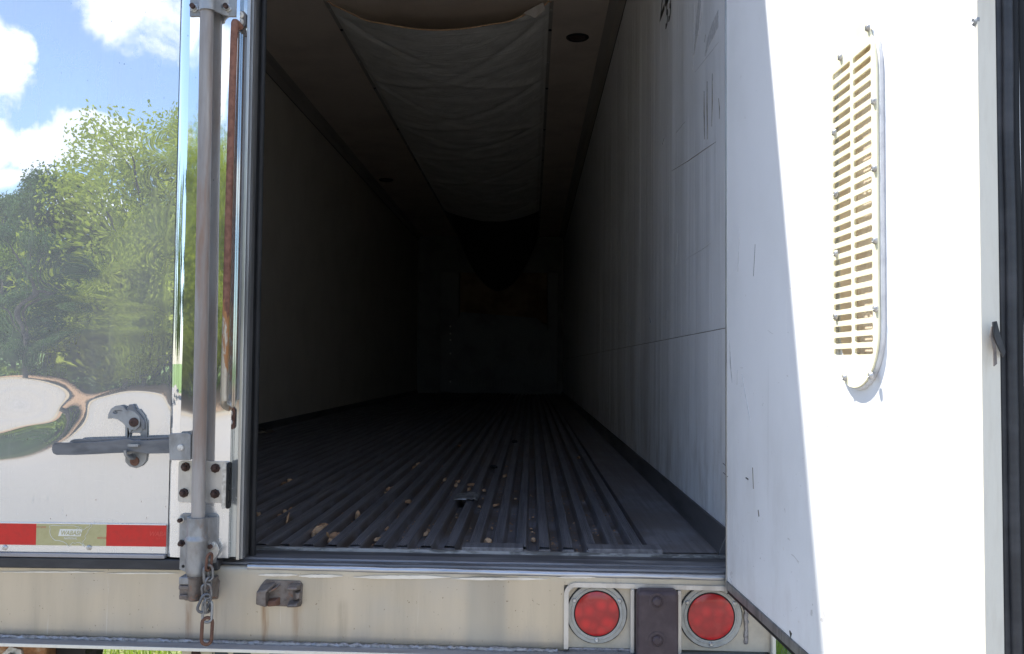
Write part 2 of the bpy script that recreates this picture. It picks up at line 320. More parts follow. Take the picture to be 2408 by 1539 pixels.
# ------------------------------------------------------------ mesh helpers
def XZ(a, b, d): return (a, d, b)
class MB:
    def __init__(s): s.v = []; s.f = []; s.m = []
    def add(s, vs, fs, mi=0):
        o = len(s.v); s.v += [tuple(p) for p in vs]
        for f in fs: s.f.append(tuple(i+o for i in f)); s.m.append(mi)
        return s
    def box(s, x0, x1, y0, y1, z0, z1, mi=0):
        return s.add([(x0, y0, z0), (x1, y0, z0), (x1, y1, z0), (x0, y1, z0), (x0, y0, z1), (x1, y0, z1), (x1, y1, z1), (x0, y1, z1)],
                     [(0, 3, 2, 1), (4, 5, 6, 7), (0, 1, 5, 4), (1, 2, 6, 5), (2, 3, 7, 6), (3, 0, 4, 7)], mi)
    def plate(s, outline, holes, d0, d1, mp=XZ, mi=0):
        loops = [list(outline)] + [list(h) for h in holes]
        flat = [p for l in loops for p in l]; n = len(flat)
        tri = tessellate_polygon([[Vector((p[0], p[1], 0)) for p in l] for l in loops])
        vs = [mp(p[0], p[1], d0) for p in flat] + [mp(p[0], p[1], d1) for p in flat]
        fs = []
        for t in tri: fs.append(tuple(t)); fs.append(tuple(i+n for i in reversed(t)))
        o = 0
        for l in loops:
            k = len(l)
            for i in range(k): a, b = o+i, o+(i+1) % k; fs.append((a, b, b+n, a+n))
            o += k
        return s.add(vs, fs, mi)
    def lathe(s, prof, org, axis, seg=20, mi=0):
        A = Vector(axis).normalized(); U = A.orthogonal().normalized(); V = A.cross(U); o = Vector(org)
        vs = []; fs = []; n = len(prof)
        for (r, h) in prof:
            for k in range(seg):
                an = 2*math.pi*k/seg; vs.append(o+A*h+(U*math.cos(an)+V*math.sin(an))*max(r, 1e-5))
        for i in range(n-1):
            for k in range(seg): a = i*seg+k; b = i*seg+(k+1) % seg; fs.append((a, b, b+seg, a+seg))
        fs.append(tuple(reversed(range(seg)))); fs.append(tuple(range((n-1)*seg, n*seg)))
        return s.add(vs, fs, mi)
    def cyl(s, p0, p1, r0, r1=None, seg=16, mi=0):
        p0 = Vector(p0); p1 = Vector(p1); L = (p1-p0).length
        return s.lathe([(r0, 0), (r1 if r1 is not None else r0, L)], p0, p1-p0, seg, mi)
    def tube(s, pts, r, seg=10, closed=False, mi=0, sq=1.0):
        P = [Vector(p) for p in pts]; n = len(P); vs = []; fs = []; U = None
        for i in range(n):
            t = (P[(i+1) % n]-P[i-1]) if closed else (P[min(i+1, n-1)]-P[max(i-1, 0)])
            t.normalize()
            if U is None: U = t.orthogonal().normalized()
            else: U = (U-t*U.dot(t)).normalized()
            V = t.cross(U); rr = r[i] if isinstance(r, (list, tuple)) else r
            for k in range(seg): an = 2*math.pi*k/seg; vs.append(P[i]+(U*math.cos(an)*sq+V*math.sin(an))*rr)
        for i in range(n if closed else n-1):
            for k in range(seg):
                a = i*seg+k; b = i*seg+(k+1) % seg; j = ((i+1) % n)*seg
                fs.append((a, b, j+(k+1) % seg, j+k))
        if not closed: fs.append(tuple(reversed(range(seg)))); fs.append(tuple(range((n-1)*seg, n*seg)))
        return s.add(vs, fs, mi)
    def grid(s, nx, ny, fn, mi=0, thick=None):
        vs = [fn(i/(nx-1), j/(ny-1)) for j in range(ny) for i in range(nx)]
        return s.add(vs, [(j*nx+i, j*nx+i+1, (j+1)*nx+i+1, (j+1)*nx+i) for j in range(ny-1) for i in range(nx-1)], mi)
    def text(s, body, mp, size, d0=0.0, d1=.0006, mi=0, shear=0.0, offset=0.0, align='LEFT', sx=1.0):
        cu = bpy.data.curves.new('t', 'FONT'); cu.body = body; cu.size = size; cu.shear = shear; cu.offset = offset; cu.align_x = align; cu.resolution_u = 3
        ob = bpy.data.objects.new('t', cu); col.objects.link(ob)
        dg = bpy.context.evaluated_depsgraph_get(); me = bpy.data.meshes.new_from_object(ob.evaluated_get(dg))
        vs = [(v.co.x*sx, v.co.y) for v in me.vertices]; fs = [tuple(p.vertices) for p in me.polygons]
        bpy.data.objects.remove(ob); bpy.data.curves.remove(cu); bpy.data.meshes.remove(me)
        return s.add([mp(a, b, d1) for a, b in vs], fs, mi)
    def build(s, name, mats, parent=None, smooth=30, bevel=0, seg=2, label=None):
        me = bpy.data.meshes.new(name); me.from_pydata(s.v, [], s.f)
        if not isinstance(mats, (list, tuple)): mats = [mats]
        for m in mats: me.materials.append(m)
        me.polygons.foreach_set('material_index', s.m)
        import bmesh
        bm = bmesh.new(); bm.from_mesh(me); bmesh.ops.recalc_face_normals(bm, faces=bm.faces); bm.to_mesh(me); bm.free()
        if smooth:
            me.polygons.foreach_set('use_smooth', [True]*len(me.polygons)); me.set_sharp_from_angle(angle=R(smooth))
        me.update()
        o = bpy.data.objects.new(name, me); col.objects.link(o)
        if parent: o.parent = parent; o.matrix_parent_inverse = Matrix.Translation(-wloc(parent))
        if bevel:
            b = o.modifiers.new('bevel', 'BEVEL'); b.width = bevel; b.segments = seg; b.limit_method = 'ANGLE'; b.angle_limit = R(40); b.harden_normals = True
        if label: o['label'] = label
        return o
def wloc(o): return Vector(o.location) if o.parent is None else Vector((0, 0, 0))+o.matrix_parent_inverse.translation+wloc(o.parent)+Vector(o.location)
def thing(name, label, cat, loc=(0, 0, 0), group=None):
    o = bpy.data.objects.new(name, None); col.objects.link(o); o.location = loc; o.empty_display_size = .2
    o['label'] = label; o['category'] = cat
    if group: o['group'] = group
    return o
def tag(o, label, cat, group=None):
    o['label'] = label; o['category'] = cat
    if group: o['group'] = group
    return o
def structure(o): o['kind'] = 'structure'; return o
def rrect(x0, x1, z0, z1, r, n=5):
    out = []
    for (cx, cz, a0) in ((x1-r, z1-r, 0), (x0+r, z1-r, 90), (x0+r, z0+r, 180), (x1-r, z0+r, 270)):
        for k in range(n+1): a = R(a0+90*k/n); out.append((cx+r*math.cos(a), cz+r*math.sin(a)))
    return out
def circ(cx, cz, r, n=24, rz=None): return [(cx+r*math.cos(2*math.pi*k/n), cz+(rz or r)*math.sin(2*math.pi*k/n)) for k in range(n)]
def bezier(p, n=8):
    """smooth closed/open polyline through points (Catmull-Rom)"""
    out = []; P = [Vector(q) for q in p]
    for i in range(len(P)-1):
        a, b, c, d = P[max(i-1, 0)], P[i], P[i+1], P[min(i+2, len(P)-1)]
        for k in range(n):
            t = k/n; out.append(.5*((2*b)+(c-a)*t+(2*a-5*b+4*c-d)*t*t+(3*b-a-3*c+d)*t**3))
    out.append(P[-1]); return out

# ============================================================ SETTING
GZ = -1.30
rng = random.Random(4)
def sheet(name, mat, x0, x1, y0, y1, z, nx=2, ny=2, wob=0, edge=0):
    def fn(u, v):
        x = x0+(x1-x0)*u; y = y0+(y1-y0)*v
        if edge and v in (0.0, 1.0): y += edge*noise.noise(Vector((x*.15, v*9, 3.3)))
        return (x, y, z+wob*noise.noise(Vector((x*.08, y*.08, 1.7))))
    b = MB().grid(nx, ny, fn); return structure(b.build(name, mat, smooth=60))
sheet('ground', M['meadow'], -900, 900, -900, 900, GZ-.02)
sheet('gravel_lot', M['gravel'], -60, 60, -31, .9, GZ-.012, 60, 3, 0, 2.2)
sheet('grass_verge', M['turf'], -60, 60, .9, 40, GZ-.008, 60, 2, 0, .5)
sheet('sand_track', M['sandroad'], -60, 60, -30, -29.0, GZ-.004, 60, 3, 0, 1.0)
def bank():
    def fn(u, v):
        x = -22+44*u; y = -41+9*v; h = (1-(2*u-1)**2)*math.sin(math.pi*v)*1.5
        return (x, y, GZ-.03+h*(1+.3*noise.noise(Vector((x*.4, y*.4, 0)))))
    structure(MB().grid(50, 14, fn).build('earth_bank', M['dirt'], smooth=60))
bank()

def tree_mesh(seed, mat, h, spread, n_leaf, sparse=0):
    r = random.Random(seed); T = MB(); Lf = MB()
    T.tube([(0, 0, 0), (.08*h*.1, .02, h*.25), (-.02*h, .03*h, h*.55), (.01*h, 0, h*.92)], [h*.028, h*.021, h*.013, h*.003], 8)
    clumps = []
    for i in range(30 if not sparse else 18):
        z0 = h*(.16+.7*r.random()); a = r.random()*6.283; t = (z0/h-.16)/.8
        rad = spread*(.30+.72*math.sin(math.pi*min(1, .18+t*.82)))*r.uniform(.55, 1.1)
        e = Vector((math.cos(a)*rad, math.sin(a)*rad, z0+h*r.uniform(.04, .14)))
        T.tube([(0, 0, z0*.85), (e.x*.5, e.y*.5, z0+.2*(e.z-z0)), tuple(e)], [h*.010, h*.006, h*.002], 5)
        clumps.append((e, spread*r.uniform(.26, .46)))
        clumps.append((e*.62+Vector((0, 0, h*.06)), spread*r.uniform(.22, .38)))
    clumps.append((Vector((0, 0, h*.93)), spread*.26)); clumps.append((Vector((0, 0, h*.8)), spread*.4))
    tone = []; lp = n_leaf//len(clumps)
    for c, cr in clumps:
        ct = r.random()
        for k in range(lp):
            d = Vector((r.gauss(0, 1), r.gauss(0, 1), r.gauss(0, .8))); d.normalize(); p = c+d*cr*(r.random()**.45)*(1+.3*noise.noise(c*2+d*3))
            s = r.uniform(.05, .11)*(h/11); a = Vector((r.gauss(0, 1), r.gauss(0, 1), r.gauss(0, .6))).normalized(); b = a.orthogonal().normalized(); b.rotate(Matrix.Rotation(r.random()*6.28, 3, a)); cc = a.cross(b)
            Lf.add([p-b*s, p+cc*s*.55, p+b*s*1.1, p-cc*s*.55], [(0, 1, 2, 3)]); tone.append(min(1, max(0, .55*ct+.45*r.random())))
    return T, Lf, tone
PROTO = {}
def tree(kind, x, y, s, rz, label, group='trees along the far side of the gravel'):
    nm = {'leaf_bright': 'maple_tree', 'leaf_mid': 'broadleaf_tree', 'leaf_dark': 'poplar_tree'}[kind]
    t = thing(nm, label, 'tree', (x, y, GZ), group)
    if kind not in PROTO:
        a = {'leaf_bright': (5, 10.5, 3.6, 42000, 0), 'leaf_mid': (9, 10, 3.2, 36000, 0), 'leaf_dark': (13, 11, 2.6, 24000, 1)}[kind]
        T, Lf, tone = tree_mesh(a[0], kind, *a[1:])
        k = T.build('trunk', M['bark'], None); c = Lf.build('crown', M[kind], None, smooth=0)
        at_ = c.data.attributes.new('tone', 'FLOAT', 'FACE'); at_.data.foreach_set('value', tone)
        PROTO[kind] = (k, c)
    else:
        k, c = (o.copy() for o in PROTO[kind])
        col.objects.link(k); col.objects.link(c)
    for o in (k, c): o.parent = t; o.matrix_parent_inverse = Matrix.Identity(4)
    t.rotation_euler.z = rz; t.scale = (s, s, s*(.94+.12*rng.random())); return t
def tree_at(kind, px, top, dist, label, hgt):
    """a tree whose crown top shows in the polished door at the given column and height"""
    u = (px-1257)/FOC; w = (872-top)/FOC; x = CAM.x+u*(dist+2.23); h = CAM.z+w*(dist+2.23)-GZ
    tree(kind, x, -dist, h/hgt, rng.random()*6.28, label)
tree_at('leaf_dark', 5, 455, 36, 'slim dark green poplar, leftmost of the tall trees in the door reflection', 11)
tree_at('leaf_dark', 95, 405, 35, 'tall loose dark poplar right of the slim one in the reflection', 11)
tree_at('leaf_dark', 60, 560, 31, 'short dark poplar standing in front of the two tall poplars', 11)
tree_at('leaf_mid', 150, 520, 37, 'rounded mid green tree between the poplars and the yellow-green maples', 10)
tree_at('leaf_bright', 205, 560, 36, 'small yellow-green maple under the gap of open sky', 10.5)
tree_at('leaf_bright', 330, 320, 36, 'large yellow-green maple right of the sky gap in the reflection', 10.5)
tree_at('leaf_bright', 425, 235, 38, 'tallest yellow-green maple, reflected beside the door frame', 10.5)
tree_at('leaf_bright', 275, 560, 33, 'low bushy yellow-green maple in front of the large maple', 10.5)
tree_at('leaf_bright', 375, 520, 34, 'shorter yellow-green maple in front of the tallest maple', 10.5)
tree_at('leaf_bright', 500, 380, 36, 'yellow-green maple reflected in the door frame behind the lock rod', 10.5)
tree_at('leaf_bright', 575, 420, 35, 'yellow-green maple reflected in the strip beside the rusty pull bar', 10.5)
tree_at('leaf_mid', -80, 470, 38, 'mid green tree beyond the left edge of the reflection', 10)
tree_at('leaf_dark', -170, 450, 36, 'dark poplar far out beyond the left edge of the reflection', 11)
tree_at('leaf_bright', 690, 430, 37, 'yellow-green maple standing behind the photographer to the right', 10.5)
tree_at('leaf_mid', 820, 400, 37, 'mid green tree straight behind the photographer', 10)
for kind, x, y, sc_, lab in (('leaf_dark', -33, -26, 1.0, 'dark poplar at the near left end of the tree line'), ('leaf_mid', -38, -20, 1.0, 'mid green tree on the left side of the gravel lot'),
        ('leaf_dark', -36, -13, .95, 'dark poplar on the left side of the gravel lot, nearer the trailer'), ('leaf_mid', -40, -6, 1.1, 'mid green tree level with the trailer tail on the left'),
        ('leaf_bright', -45, -28, 1.1, 'yellow-green maple behind the left end of the tree line'), ('leaf_dark', -44, -15, 1.1, 'dark poplar in the second row on the left side'), ('leaf_mid', -38, 3, 1.0, 'mid green tree on the grass left of the trailer')):
    tree(kind, x, y, sc_, rng.random()*6.28, lab)
def undergrowth():
    r = random.Random(8); b = MB(); tone = []
    for i in range(9000):
        x = r.uniform(-34, 6); y = -34-5*r.random()**1.3; hz = (1.2+1.5*noise.noise(Vector((x*.5, 0, 0))))*r.random()**.7
        p = Vector((x, y, GZ+max(0, hz))); s = r.uniform(.08, .2); a = Vector((r.gauss(0, 1), r.gauss(0, 1), r.gauss(0, .6))).normalized(); q = a.orthogonal().normalized(); c = a.cross(q)
        b.add([p-q*s, p+c*s*.6, p+q*s, p-c*s*.6], [(0, 1, 2, 3)]); tone.append(r.random())
    o = b.build('undergrowth', M['leaf_mid'], None, smooth=0); o['kind'] = 'stuff'; o.data.attributes.new('tone', 'FLOAT', 'FACE').data.foreach_set('value', tone)
    tag(o, 'ragged green undergrowth at the foot of the reflected trees', 'undergrowth')
undergrowth()
def grass():
    r = random.Random(3); b = MB(); tone = []
    for (x0, x1, y0, y1, n, hm) in ((-3.4, -1.35, 2.2, 7.5, 5200, .16), (1.6, 3.6, 2.2, 7.0, 3200, .2)):
        for i in range(n):
            x = r.uniform(x0, x1); y = r.uniform(y0, y1); h = hm*r.uniform(.5, 1.4); a = r.random()*6.28; w = r.uniform(.003, .007); l = h*r.uniform(.1, .6)
            dx, dy = math.cos(a), math.sin(a); z = GZ-.01
            b.add([(x-dy*w, y+dx*w, z), (x+dy*w, y-dx*w, z), (x+dx*l*.4+dy*w*.7, y+dy*l*.4-dx*w*.7, z+h*.65), (x+dx*l*.4-dy*w*.7, y+dy*l*.4+dx*w*.7, z+h*.65), (x+dx*l, y+dy*l, z+h)],
                  [(0, 1, 2, 3), (3, 2, 4)]); tone += [r.random()]*2
    o = b.build('grass', M['blade'], None, smooth=0); o['kind'] = 'stuff'; o.data.attributes.new('tone', 'FLOAT', 'FACE').data.foreach_set('value', tone)
    tag(o, 'tall bright grass growing on both sides of the trailer', 'grass')
grass()

# ============================================================ TRAILER BODY
TR = thing('semi_trailer', 'long refrigerated semi trailer with its polished left door shut and its right door open', 'trailer', (0, 0, GZ))
W, HJ, HC, LEN = 1.235, 2.588, 2.66, 13.05
DY = -.03          # outer face of the shut door
P = lambda b, n, m, **k: b.build(n, M[m] if isinstance(m, str) else [M[x] for x in m], TR, **k)

# left wall, front wall, roof
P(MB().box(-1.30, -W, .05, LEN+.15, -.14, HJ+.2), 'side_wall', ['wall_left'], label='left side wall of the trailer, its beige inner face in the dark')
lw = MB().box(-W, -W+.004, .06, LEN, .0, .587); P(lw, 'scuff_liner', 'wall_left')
P(MB().box(-W-.02, W+.02, LEN, LEN+.1, -.1, HC+.08), 'front_wall', 'bulk_dark')
P(MB().box(-1.30, 1.30, .1205, LEN+.15, HC, HC+.11), 'ceiling', 'ceil')
for s in (-1, 1):
    b = MB().plate([(s*W, HJ), (s*W, HC), (s*(W-.085), HC), (s*(W-.03), HC-.02)], [], .06, LEN, XZ); P(b, 'cove_strip', 'cove', bevel=.004)
    P(MB().box(min(s*W, s*(W-.003)), max(s*W, s*(W-.003)), .06, LEN, HJ-.006, HJ), 'joint_strip', 'rubber')

# right wall with its marks
def on_wall(px, py): p = hit(px, py, 0, W); return p.y, p.z
def YZw(a, b, d): return (W-d, a, b)
rw = MB().box(W, 1.30, .05, LEN+.15, -.14, HJ+.2)
def sliver(b, pts, w, mi, t=.0007):
    """a thin mark following wall points given as photo columns and rows"""
    q = [on_wall(*p) for p in pts]; L = []; Rr = []
    n = len(q)
    for i, (y, z) in enumerate(q):
        y0, z0 = q[max(i-1, 0)]; y1, z1 = q[min(i+1, n-1)]; l = math.hypot(y1-y0, z1-z0) or 1; k = 1 if 0 < i < n-1 else .25
        ww = (w[i] if isinstance(w, list) else w*k)/2
        L.append((y-(z1-z0)/l*ww, z+(y1-y0)/l*ww)); Rr.append((y+(z1-z0)/l*ww, z-(y1-y0)/l*ww))
    b.plate(L+Rr[::-1], [], -.0005, t, YZw, mi)
for pts, w, mi in (([(1656, 215), (1656, 270), (1657, 328)], .012, 2), ([(1663, 192), (1663, 260), (1664, 328)], .010, 2), ([(1675, 174), (1675, 240), (1674, 298)], .010, 2),
                   ([(1675, 174), (1675.5, 190)], .012, 1), ([(1656, 300), (1657, 328)], .010, 1),
                   ([(1690, 232), (1692, 256), (1692, 280)], .006, 2),
                   ([(1579, 403), (1620, 378), (1660, 350), (1684, 334)], .0022, 2), ([(1590, 313), (1612, 286)], .0018, 2), ([(1635, 170), (1668, 128), (1690, 100)], .0015, 3),
                   ([(1584, 882), (1580, 930), (1578, 990), (1580, 1040), (1586, 1104)], [.002, .008, .011, .007, .002], 1),
                   ([(1661, 988), (1664, 1020), (1670, 1070), (1676, 1120)], [.002, .006, .006, .002], 1), ([(1690, 1030), (1688, 1100), (1684, 1180)], .003, 1),
                   ([(1663, 1095), (1667, 1105)], .012, 1), ([(1625, 860), (1627, 890), (1624, 918)], [.006, .022, .004], 3),
                   ([(1594, 550), (1592, 595), (1590, 620)], .003, 3), ([(1527, 860), (1600, 815), (1640, 796), (1693, 778)], .002, 1),
                   ([(1613, 610), (1650, 588), (1672, 572)], .0018, 3),
                   ([(1690, 42), (1676, 72), (1665, 100), (1658, 132)], [.05, .05, .035, .01], 3), ([(1659, 82), (1657, 100)], .006, 1),
                   ([(1646, 0), (1640, 60), (1632, 130)], [.05, .07, .01], 3), ([(1634, 10), (1632, 60), (1629, 165)], .006, 3), ([(1652, 0), (1650, 40), (1643, 85)], .006, 3),
                   ([(1694, 1212), (1678, 1203)], .006, 4), ([(1652, 1022), (1656, 1023)], .008, 4), ([(1684, 1042), (1690, 1043)], .008, 4), ([(1528, 748), (1530, 760)], .008, 4),
                   ([(1650, 1075), (1652, 1092)], .010, 3), ([(1455, 95), (1452, 118)], .002, 1), ([(1562, 325), (1558, 340)], .006, 1), ([(1567, 730), (1566, 755)], .003, 1)):
    sliver(rw, pts, w, mi)
P(rw, 'side_wall', ['wall', 'sliver', 'groove', 'grey_rub', 'blue_rub'], label='right side wall of the trailer, its scuffed white inner face catching the daylight')
P(MB().box(W-.0035, W, .06, LEN, .0, .585), 'scuff_liner', 'wall'); P(MB().box(W-.0022, W, .06, LEN, .5853, .5875), 'liner_joint', 'groove')
# hand-painted letters on the right wall
y0, z0 = on_wall(1552, 50); yb, zb = on_wall(1572, 28)
sl = (zb-z0)/(yb-y0)
lt = MB()
lt.text('Zum Tr', lambda a, b, d: (W-.0008, y0-a, z0+b), .20, offset=.004, shear=.2)
y2, z2 = on_wall(1566, 74)
lt.text("53'", lambda a, b, d: (W-.0008, y2+.015-a, z2+.01+b), .15, offset=.003, shear=.25)
P(lt, 'lettering', 'ink')

# ------------------------------------------------------------ floor
def floor():
    sp = .0628; wd = .029; dep = .027; y0f, y1f = .155, LEN
    xs = []; x = -W+.03
    prof = [(-W+.001, -.002), (-W+.03, -.002)]
    k = 0; xr = 0.985
    while x < .965:
        x += sp; g = .0035
        prof += [(x-wd/2-.006, -dep), (x-wd/2+.001, -.006), (x-wd/2+.001, -.0012), (x-wd/2+.002, 0)]
        for c in (-.008, -.0027, .0027, .008): prof += [(x+c-.0012, 0), (x+c-.0006, -.0016), (x+c+.0006, -.0016), (x+c+.0012, 0)]
        prof += [(x+wd/2-.002, 0), (x+wd/2-.001, -.0012), (x+wd/2-.001, -.006), (x+wd/2+.006, -dep)]
        xs.append(x)
    prof += [(1.022, -dep), (1.028, -.012), (1.04, -.010), (1.215, -.010)]
    b = MB(); n = len(prof)
    ys = [y0f, .35, 1, 2.5, 5, 9, y1f]
    vs = [(p[0], y, p[1]) for y in ys for p in prof]
    fs = [(j*n+i, j*n+i+1, (j+1)*n+i+1, (j+1)*n+i) for j in range(len(ys)-1) for i in range(n-1)]
    b.add(vs, fs)
    # closed rib ends, crushed flat and bright
    r = random.Random(2)
    for x in xs:
        b.box(x-wd/2-.0005, x+wd/2+.0005, y0f-.012-r.random()*.004, y0f+.006, -.036, -.003-r.random()*.003)
    b.box(-W, W, y0f, LEN, -.12, -.045)
    P(b, 'floor', 'floor', smooth=25)
    # patch plates welded over the rib ends
    for (px0, px1) in ((1085, 1230), (1385, 1560)):
        a = at(px0, 1285, .12)[0]; c = at(px1, 1285, .12)[0]
        P(MB().box(a, c, y0f-.019, y0f+.045, -.03, .0012), 'patch_plate', 'floor', bevel=.001)
    for s in (-1, 1):
        q = [(s*(W-.0006), .0), (s*(W-.005), .050), (s*(W-.012), .048), (s*(W-.034), -.008), (s*(W-.034), -.02), (s*W, -.02)]
        P(MB().plate(q, [], .155, LEN, XZ), 'kick_plate', 'kick', bevel=.003)
floor()
# threshold: worn floor end, dark tread, ledge, rubber lines
X0, X1 = -1.25, 1.25
def strip(name, m, y0_, y1_, z0_, z1_, bev=.003, xa=X0, xb=X1): return P(MB().box(xa, xb, y0_, y1_, z0_, z1_), name, m, bevel=bev, seg=3)
def sheared(o, S, x0=.36):
    for v in o.data.vertices: v.co.z -= S*(v.co.x-x0)
    return o
def tread(name, m, pts, bev=.002, S=.0055):
    """a strip of the threshold: front-to-back profile given as (row in the photo, depth), run across the doorway"""
    q = [(Y, at(900, py, Y)[1]) for py, Y in pts]
    zb_ = min(z for _, z in q)-.016; q = q+[(q[-1][0], zb_), (q[0][0], zb_)]
    b = MB(); n = len(q); NX = 60; r_ = random.Random(name)
    vs = [(X0+(X1-X0)*i/NX, y, z+(.0006*noise.noise(Vector((i*.35, k, len(name)))) if k < n-2 else 0)) for i in range(NX+1) for k, (y, z) in enumerate(q)]
    fs = [(i*n+k, i*n+(k+1) % n, (i+1)*n+(k+1) % n, (i+1)*n+k) for i in range(NX) for k in range(n)]
    fs += [tuple(range(n)), tuple(range(NX*n, NX*n+n))]
    return sheared(P(b.add(vs, fs), name, m, bevel=bev), S)
tread('floor_end_angle', 'sill_worn', [(1289.5, .150), (1290, .140), (1291.5, .1355), (1299.5, .133)], .0015)
tread('threshold_tread', 'sill_dark', [(1299, .1325), (1307.5, .080)])
tread('threshold_ledge', 'sill', [(1306.5, .0795), (1309, .065), (1317, .030), (1320, .027)], .003)
tread('threshold_seal', 'rubber', [(1322.5, .0265), (1323, .016)])
tread('threshold_step', 'sill', [(1321, .0155), (1328, -.003), (1331, -.004)], .002)
tread('threshold_lip', 'sill_dark', [(1333, -.0045), (1337, -.010)], .001)

# ------------------------------------------------------------ ceiling fittings
def ceil_light(px, py, wpx, label):
    p = hit(px, py, 2, HC); r = wpx/2/FOC*(p-CAM).dot(_F)
    a = MB().lathe([(r*1.12, 0), (r*1.12, .004), (r*1.02, .010), (r*.9, .010), (r*.88, .003)], (p.x, p.y, HC+.0005), (0, 0, -1), 32); o = P(a, 'ceiling_light', 'rubber', label=label)
    MB().lathe([(r*.88, -.001), (r*.8, .004), (r*.4, .007), (0, .008)], (p.x, p.y, HC), (0, 0, -1), 32).build('lens', M['dark_lens'], o)
ceil_light(1358, 88, 48, 'round dark ceiling light near the open end, right of the air chute')
ceil_light(908, 423, 30, 'round dark ceiling light deep inside, left of the air chute')
def chute():
    L0 = hit(766, 2, 2, HC); R0 = hit(1297, 4, 2, HC); r = random.Random(6)
    xl, xr, ys = L0.x, R0.x, (L0.y+R0.y)/2
    ye = LEN-.25
    pin = [(0.0)]
    def sag(t): return .175+.02*math.sin(t*9)-.03*min(1, t*3)+.78*max(0, (t-.74)/.26)**2
    def fn(u, v):
        t = v**1.3; y = ys+(ye-ys)*t
        s = sag(t); z = HC-.004-s*4*u*(1-u)*(1+.12*(u-.5))
        # creases running from the pinned edges
        e = 0
        for k in range(9):
            ty = ys+.15+k*1.25; 
            for side in (0, 1):
                d = (u if side == 0 else 1-u)
                f = (y-ty-(.55+.2*math.sin(k*2.3+side))*d*2.2)
                e += .030*math.exp(-(f/.05)**2)*math.exp(-d*3.5)*min(1, d*14)
                f2 = (y-ty+.5*d*1.6); e -= .022*math.exp(-(f2/.05)**2)*math.exp(-d*3.0)*min(1, d*14)
        e += .006*noise.noise(Vector((u*2.2, y*5.5, .3)))*min(1, 8*u*(1-u))
        x = xl+(xr-xl)*u
        if u < .02 or u > .98: z = HC-.004; e = 0
        return (x, y, z+e)
    b = MB().grid(70, 260, fn)
    for fi in range(len(b.f)):                      # cloth in a darker colour over its last stretch at the front end
        if fi//69 > 259*.80: b.m[fi] = 1
    o = P(b, 'air_chute', ['fabric', 'chute_end'], smooth=60)
    sd = o.modifiers.new('thick', 'SOLIDIFY'); sd.thickness = .0015
    hem = MB().tube([Vector(fn(i/69, 0))+Vector((0, -.002, 0)) for i in range(70)], .0045, 8); hem.build('hem', M['wood_pale'], o)
    # webbing strips with screws along both fixed edges
    for x in (xl, xr):
        w_ = MB().box(x-.012, x+.012, ys-.02, ye, HC-.006, HC-.0005); w_.build('edge_strip', M['cove'], o)
        k = 0; y = ys+.12
        while y < ye-1:
            MB().lathe([(.011, 0), (.011, .003), (.006, .008), (0, .009)], (x, y, HC-.006), (0, 0, -1), 10).build('screw', M['zinc'] if k % 2 == 0 else M['rubber'], o)
            y += .33 if k < 1 else .62; k += 1
    c = [hit(1230, 36, 1, ys+.02), hit(1277, 10, 1, ys+.02), hit(1282, 28, 1, ys+.02), hit(1258, 47, 1, ys+.02)]
    q = MB(); q.add([p+Vector((0, -.03, .0)) for p in c]+[p+Vector((0, -.0285, 0)) for p in c], [(0, 1, 2, 3), (7, 6, 5, 4), (0, 4, 5, 1), (1, 5, 6, 2), (2, 6, 7, 3), (3, 7, 4, 0)])
    lab = q.build('paper_label', M['label'], o)
chute()

# ------------------------------------------------------------ front bulkhead, far inside
def bulkhead():
    Yb = LEN-.22
    xa, zt = at(1037, 640, Yb); xb = at(1313, 640, Yb)[0]; zb = 0.02
    ax = lambda px: at(px, 800, Yb)[0]; az = lambda py: at(1180, py, Yb)[1]
    for x0_, x1_ in ((xa, ax(1078)), (ax(1287), xb)): P(MB().box(x0_, x1_, Yb-.02, LEN-.002, zb, zt), 'bulkhead_post', 'bulk', bevel=.01)
    P(MB().box(ax(1080), ax(1286), Yb+.06, LEN-.004, az(760), zt), 'rusty_front_panel', 'rust_panel')
    out = [(ax(1062), az(925)), (ax(1062), az(800)), (ax(1068), az(770)), (ax(1084), az(735)), (ax(1262), az(748)), (ax(1285), az(770)), (ax(1296), az(800)), (ax(1298), az(925))]
    slots = [[(ax(1072+i*7.6), az(910)), (ax(1075+i*7.6), az(910)), (ax(1075+i*7.6), az(890)), (ax(1072+i*7.6), az(890))] for i in range(28)]
    ov = P(MB().plate(out, slots, Yb-.03, Yb+.0), 'bulkhead_panel', 'bulk')
    for (px, py) in ((1078, 828), (1135, 829), (1208, 829), (1265, 830), (1076, 858), (1118, 858), (1172, 847), (1224, 860), (1268, 861)):
        x, z = at(px, py, Yb-.03)
        MB().tube([(x+.07*math.cos(a*.4488), Yb-.032, z+.06*math.sin(a*.4488)) for a in range(14)], .008, 6, True).build('boss_ring', M['bulk_dark'], ov)
    for py in (768, 785, 800, 832, 898):
        x, z = at(1059, py, Yb-.03); MB().lathe([(.016, 0), (.012, .01), (0, .012)], (x, Yb-.021, z), (0, -1, 0), 10).build('screw', M['zinc'], ov)
    x, z = at(1050, 700, Yb-.03); P(MB().box(x-.03, x+.03, Yb-.024, Yb-.019, z-.2, z+.1), 'bulkhead_recess', 'bulk_dark')
bulkhead()

# ------------------------------------------------------------ rear frame
zL = lambda py, Y=0.0, px=900: at(px, py, Y)[1]
# header over the doorway and the corner posts
P(MB().box(-1.30, 1.30, .012, .12, HC-.03, HC+.12), 'rear_header', 'alu_grey', bevel=.006)
for s in (-1, 1): P(MB().box(min(s*1.30, s*1.243), max(s*1.30, s*1.243), -.01, .05, -.1, HC-.03), 'corner_post', 'alu_grey', bevel=.005)

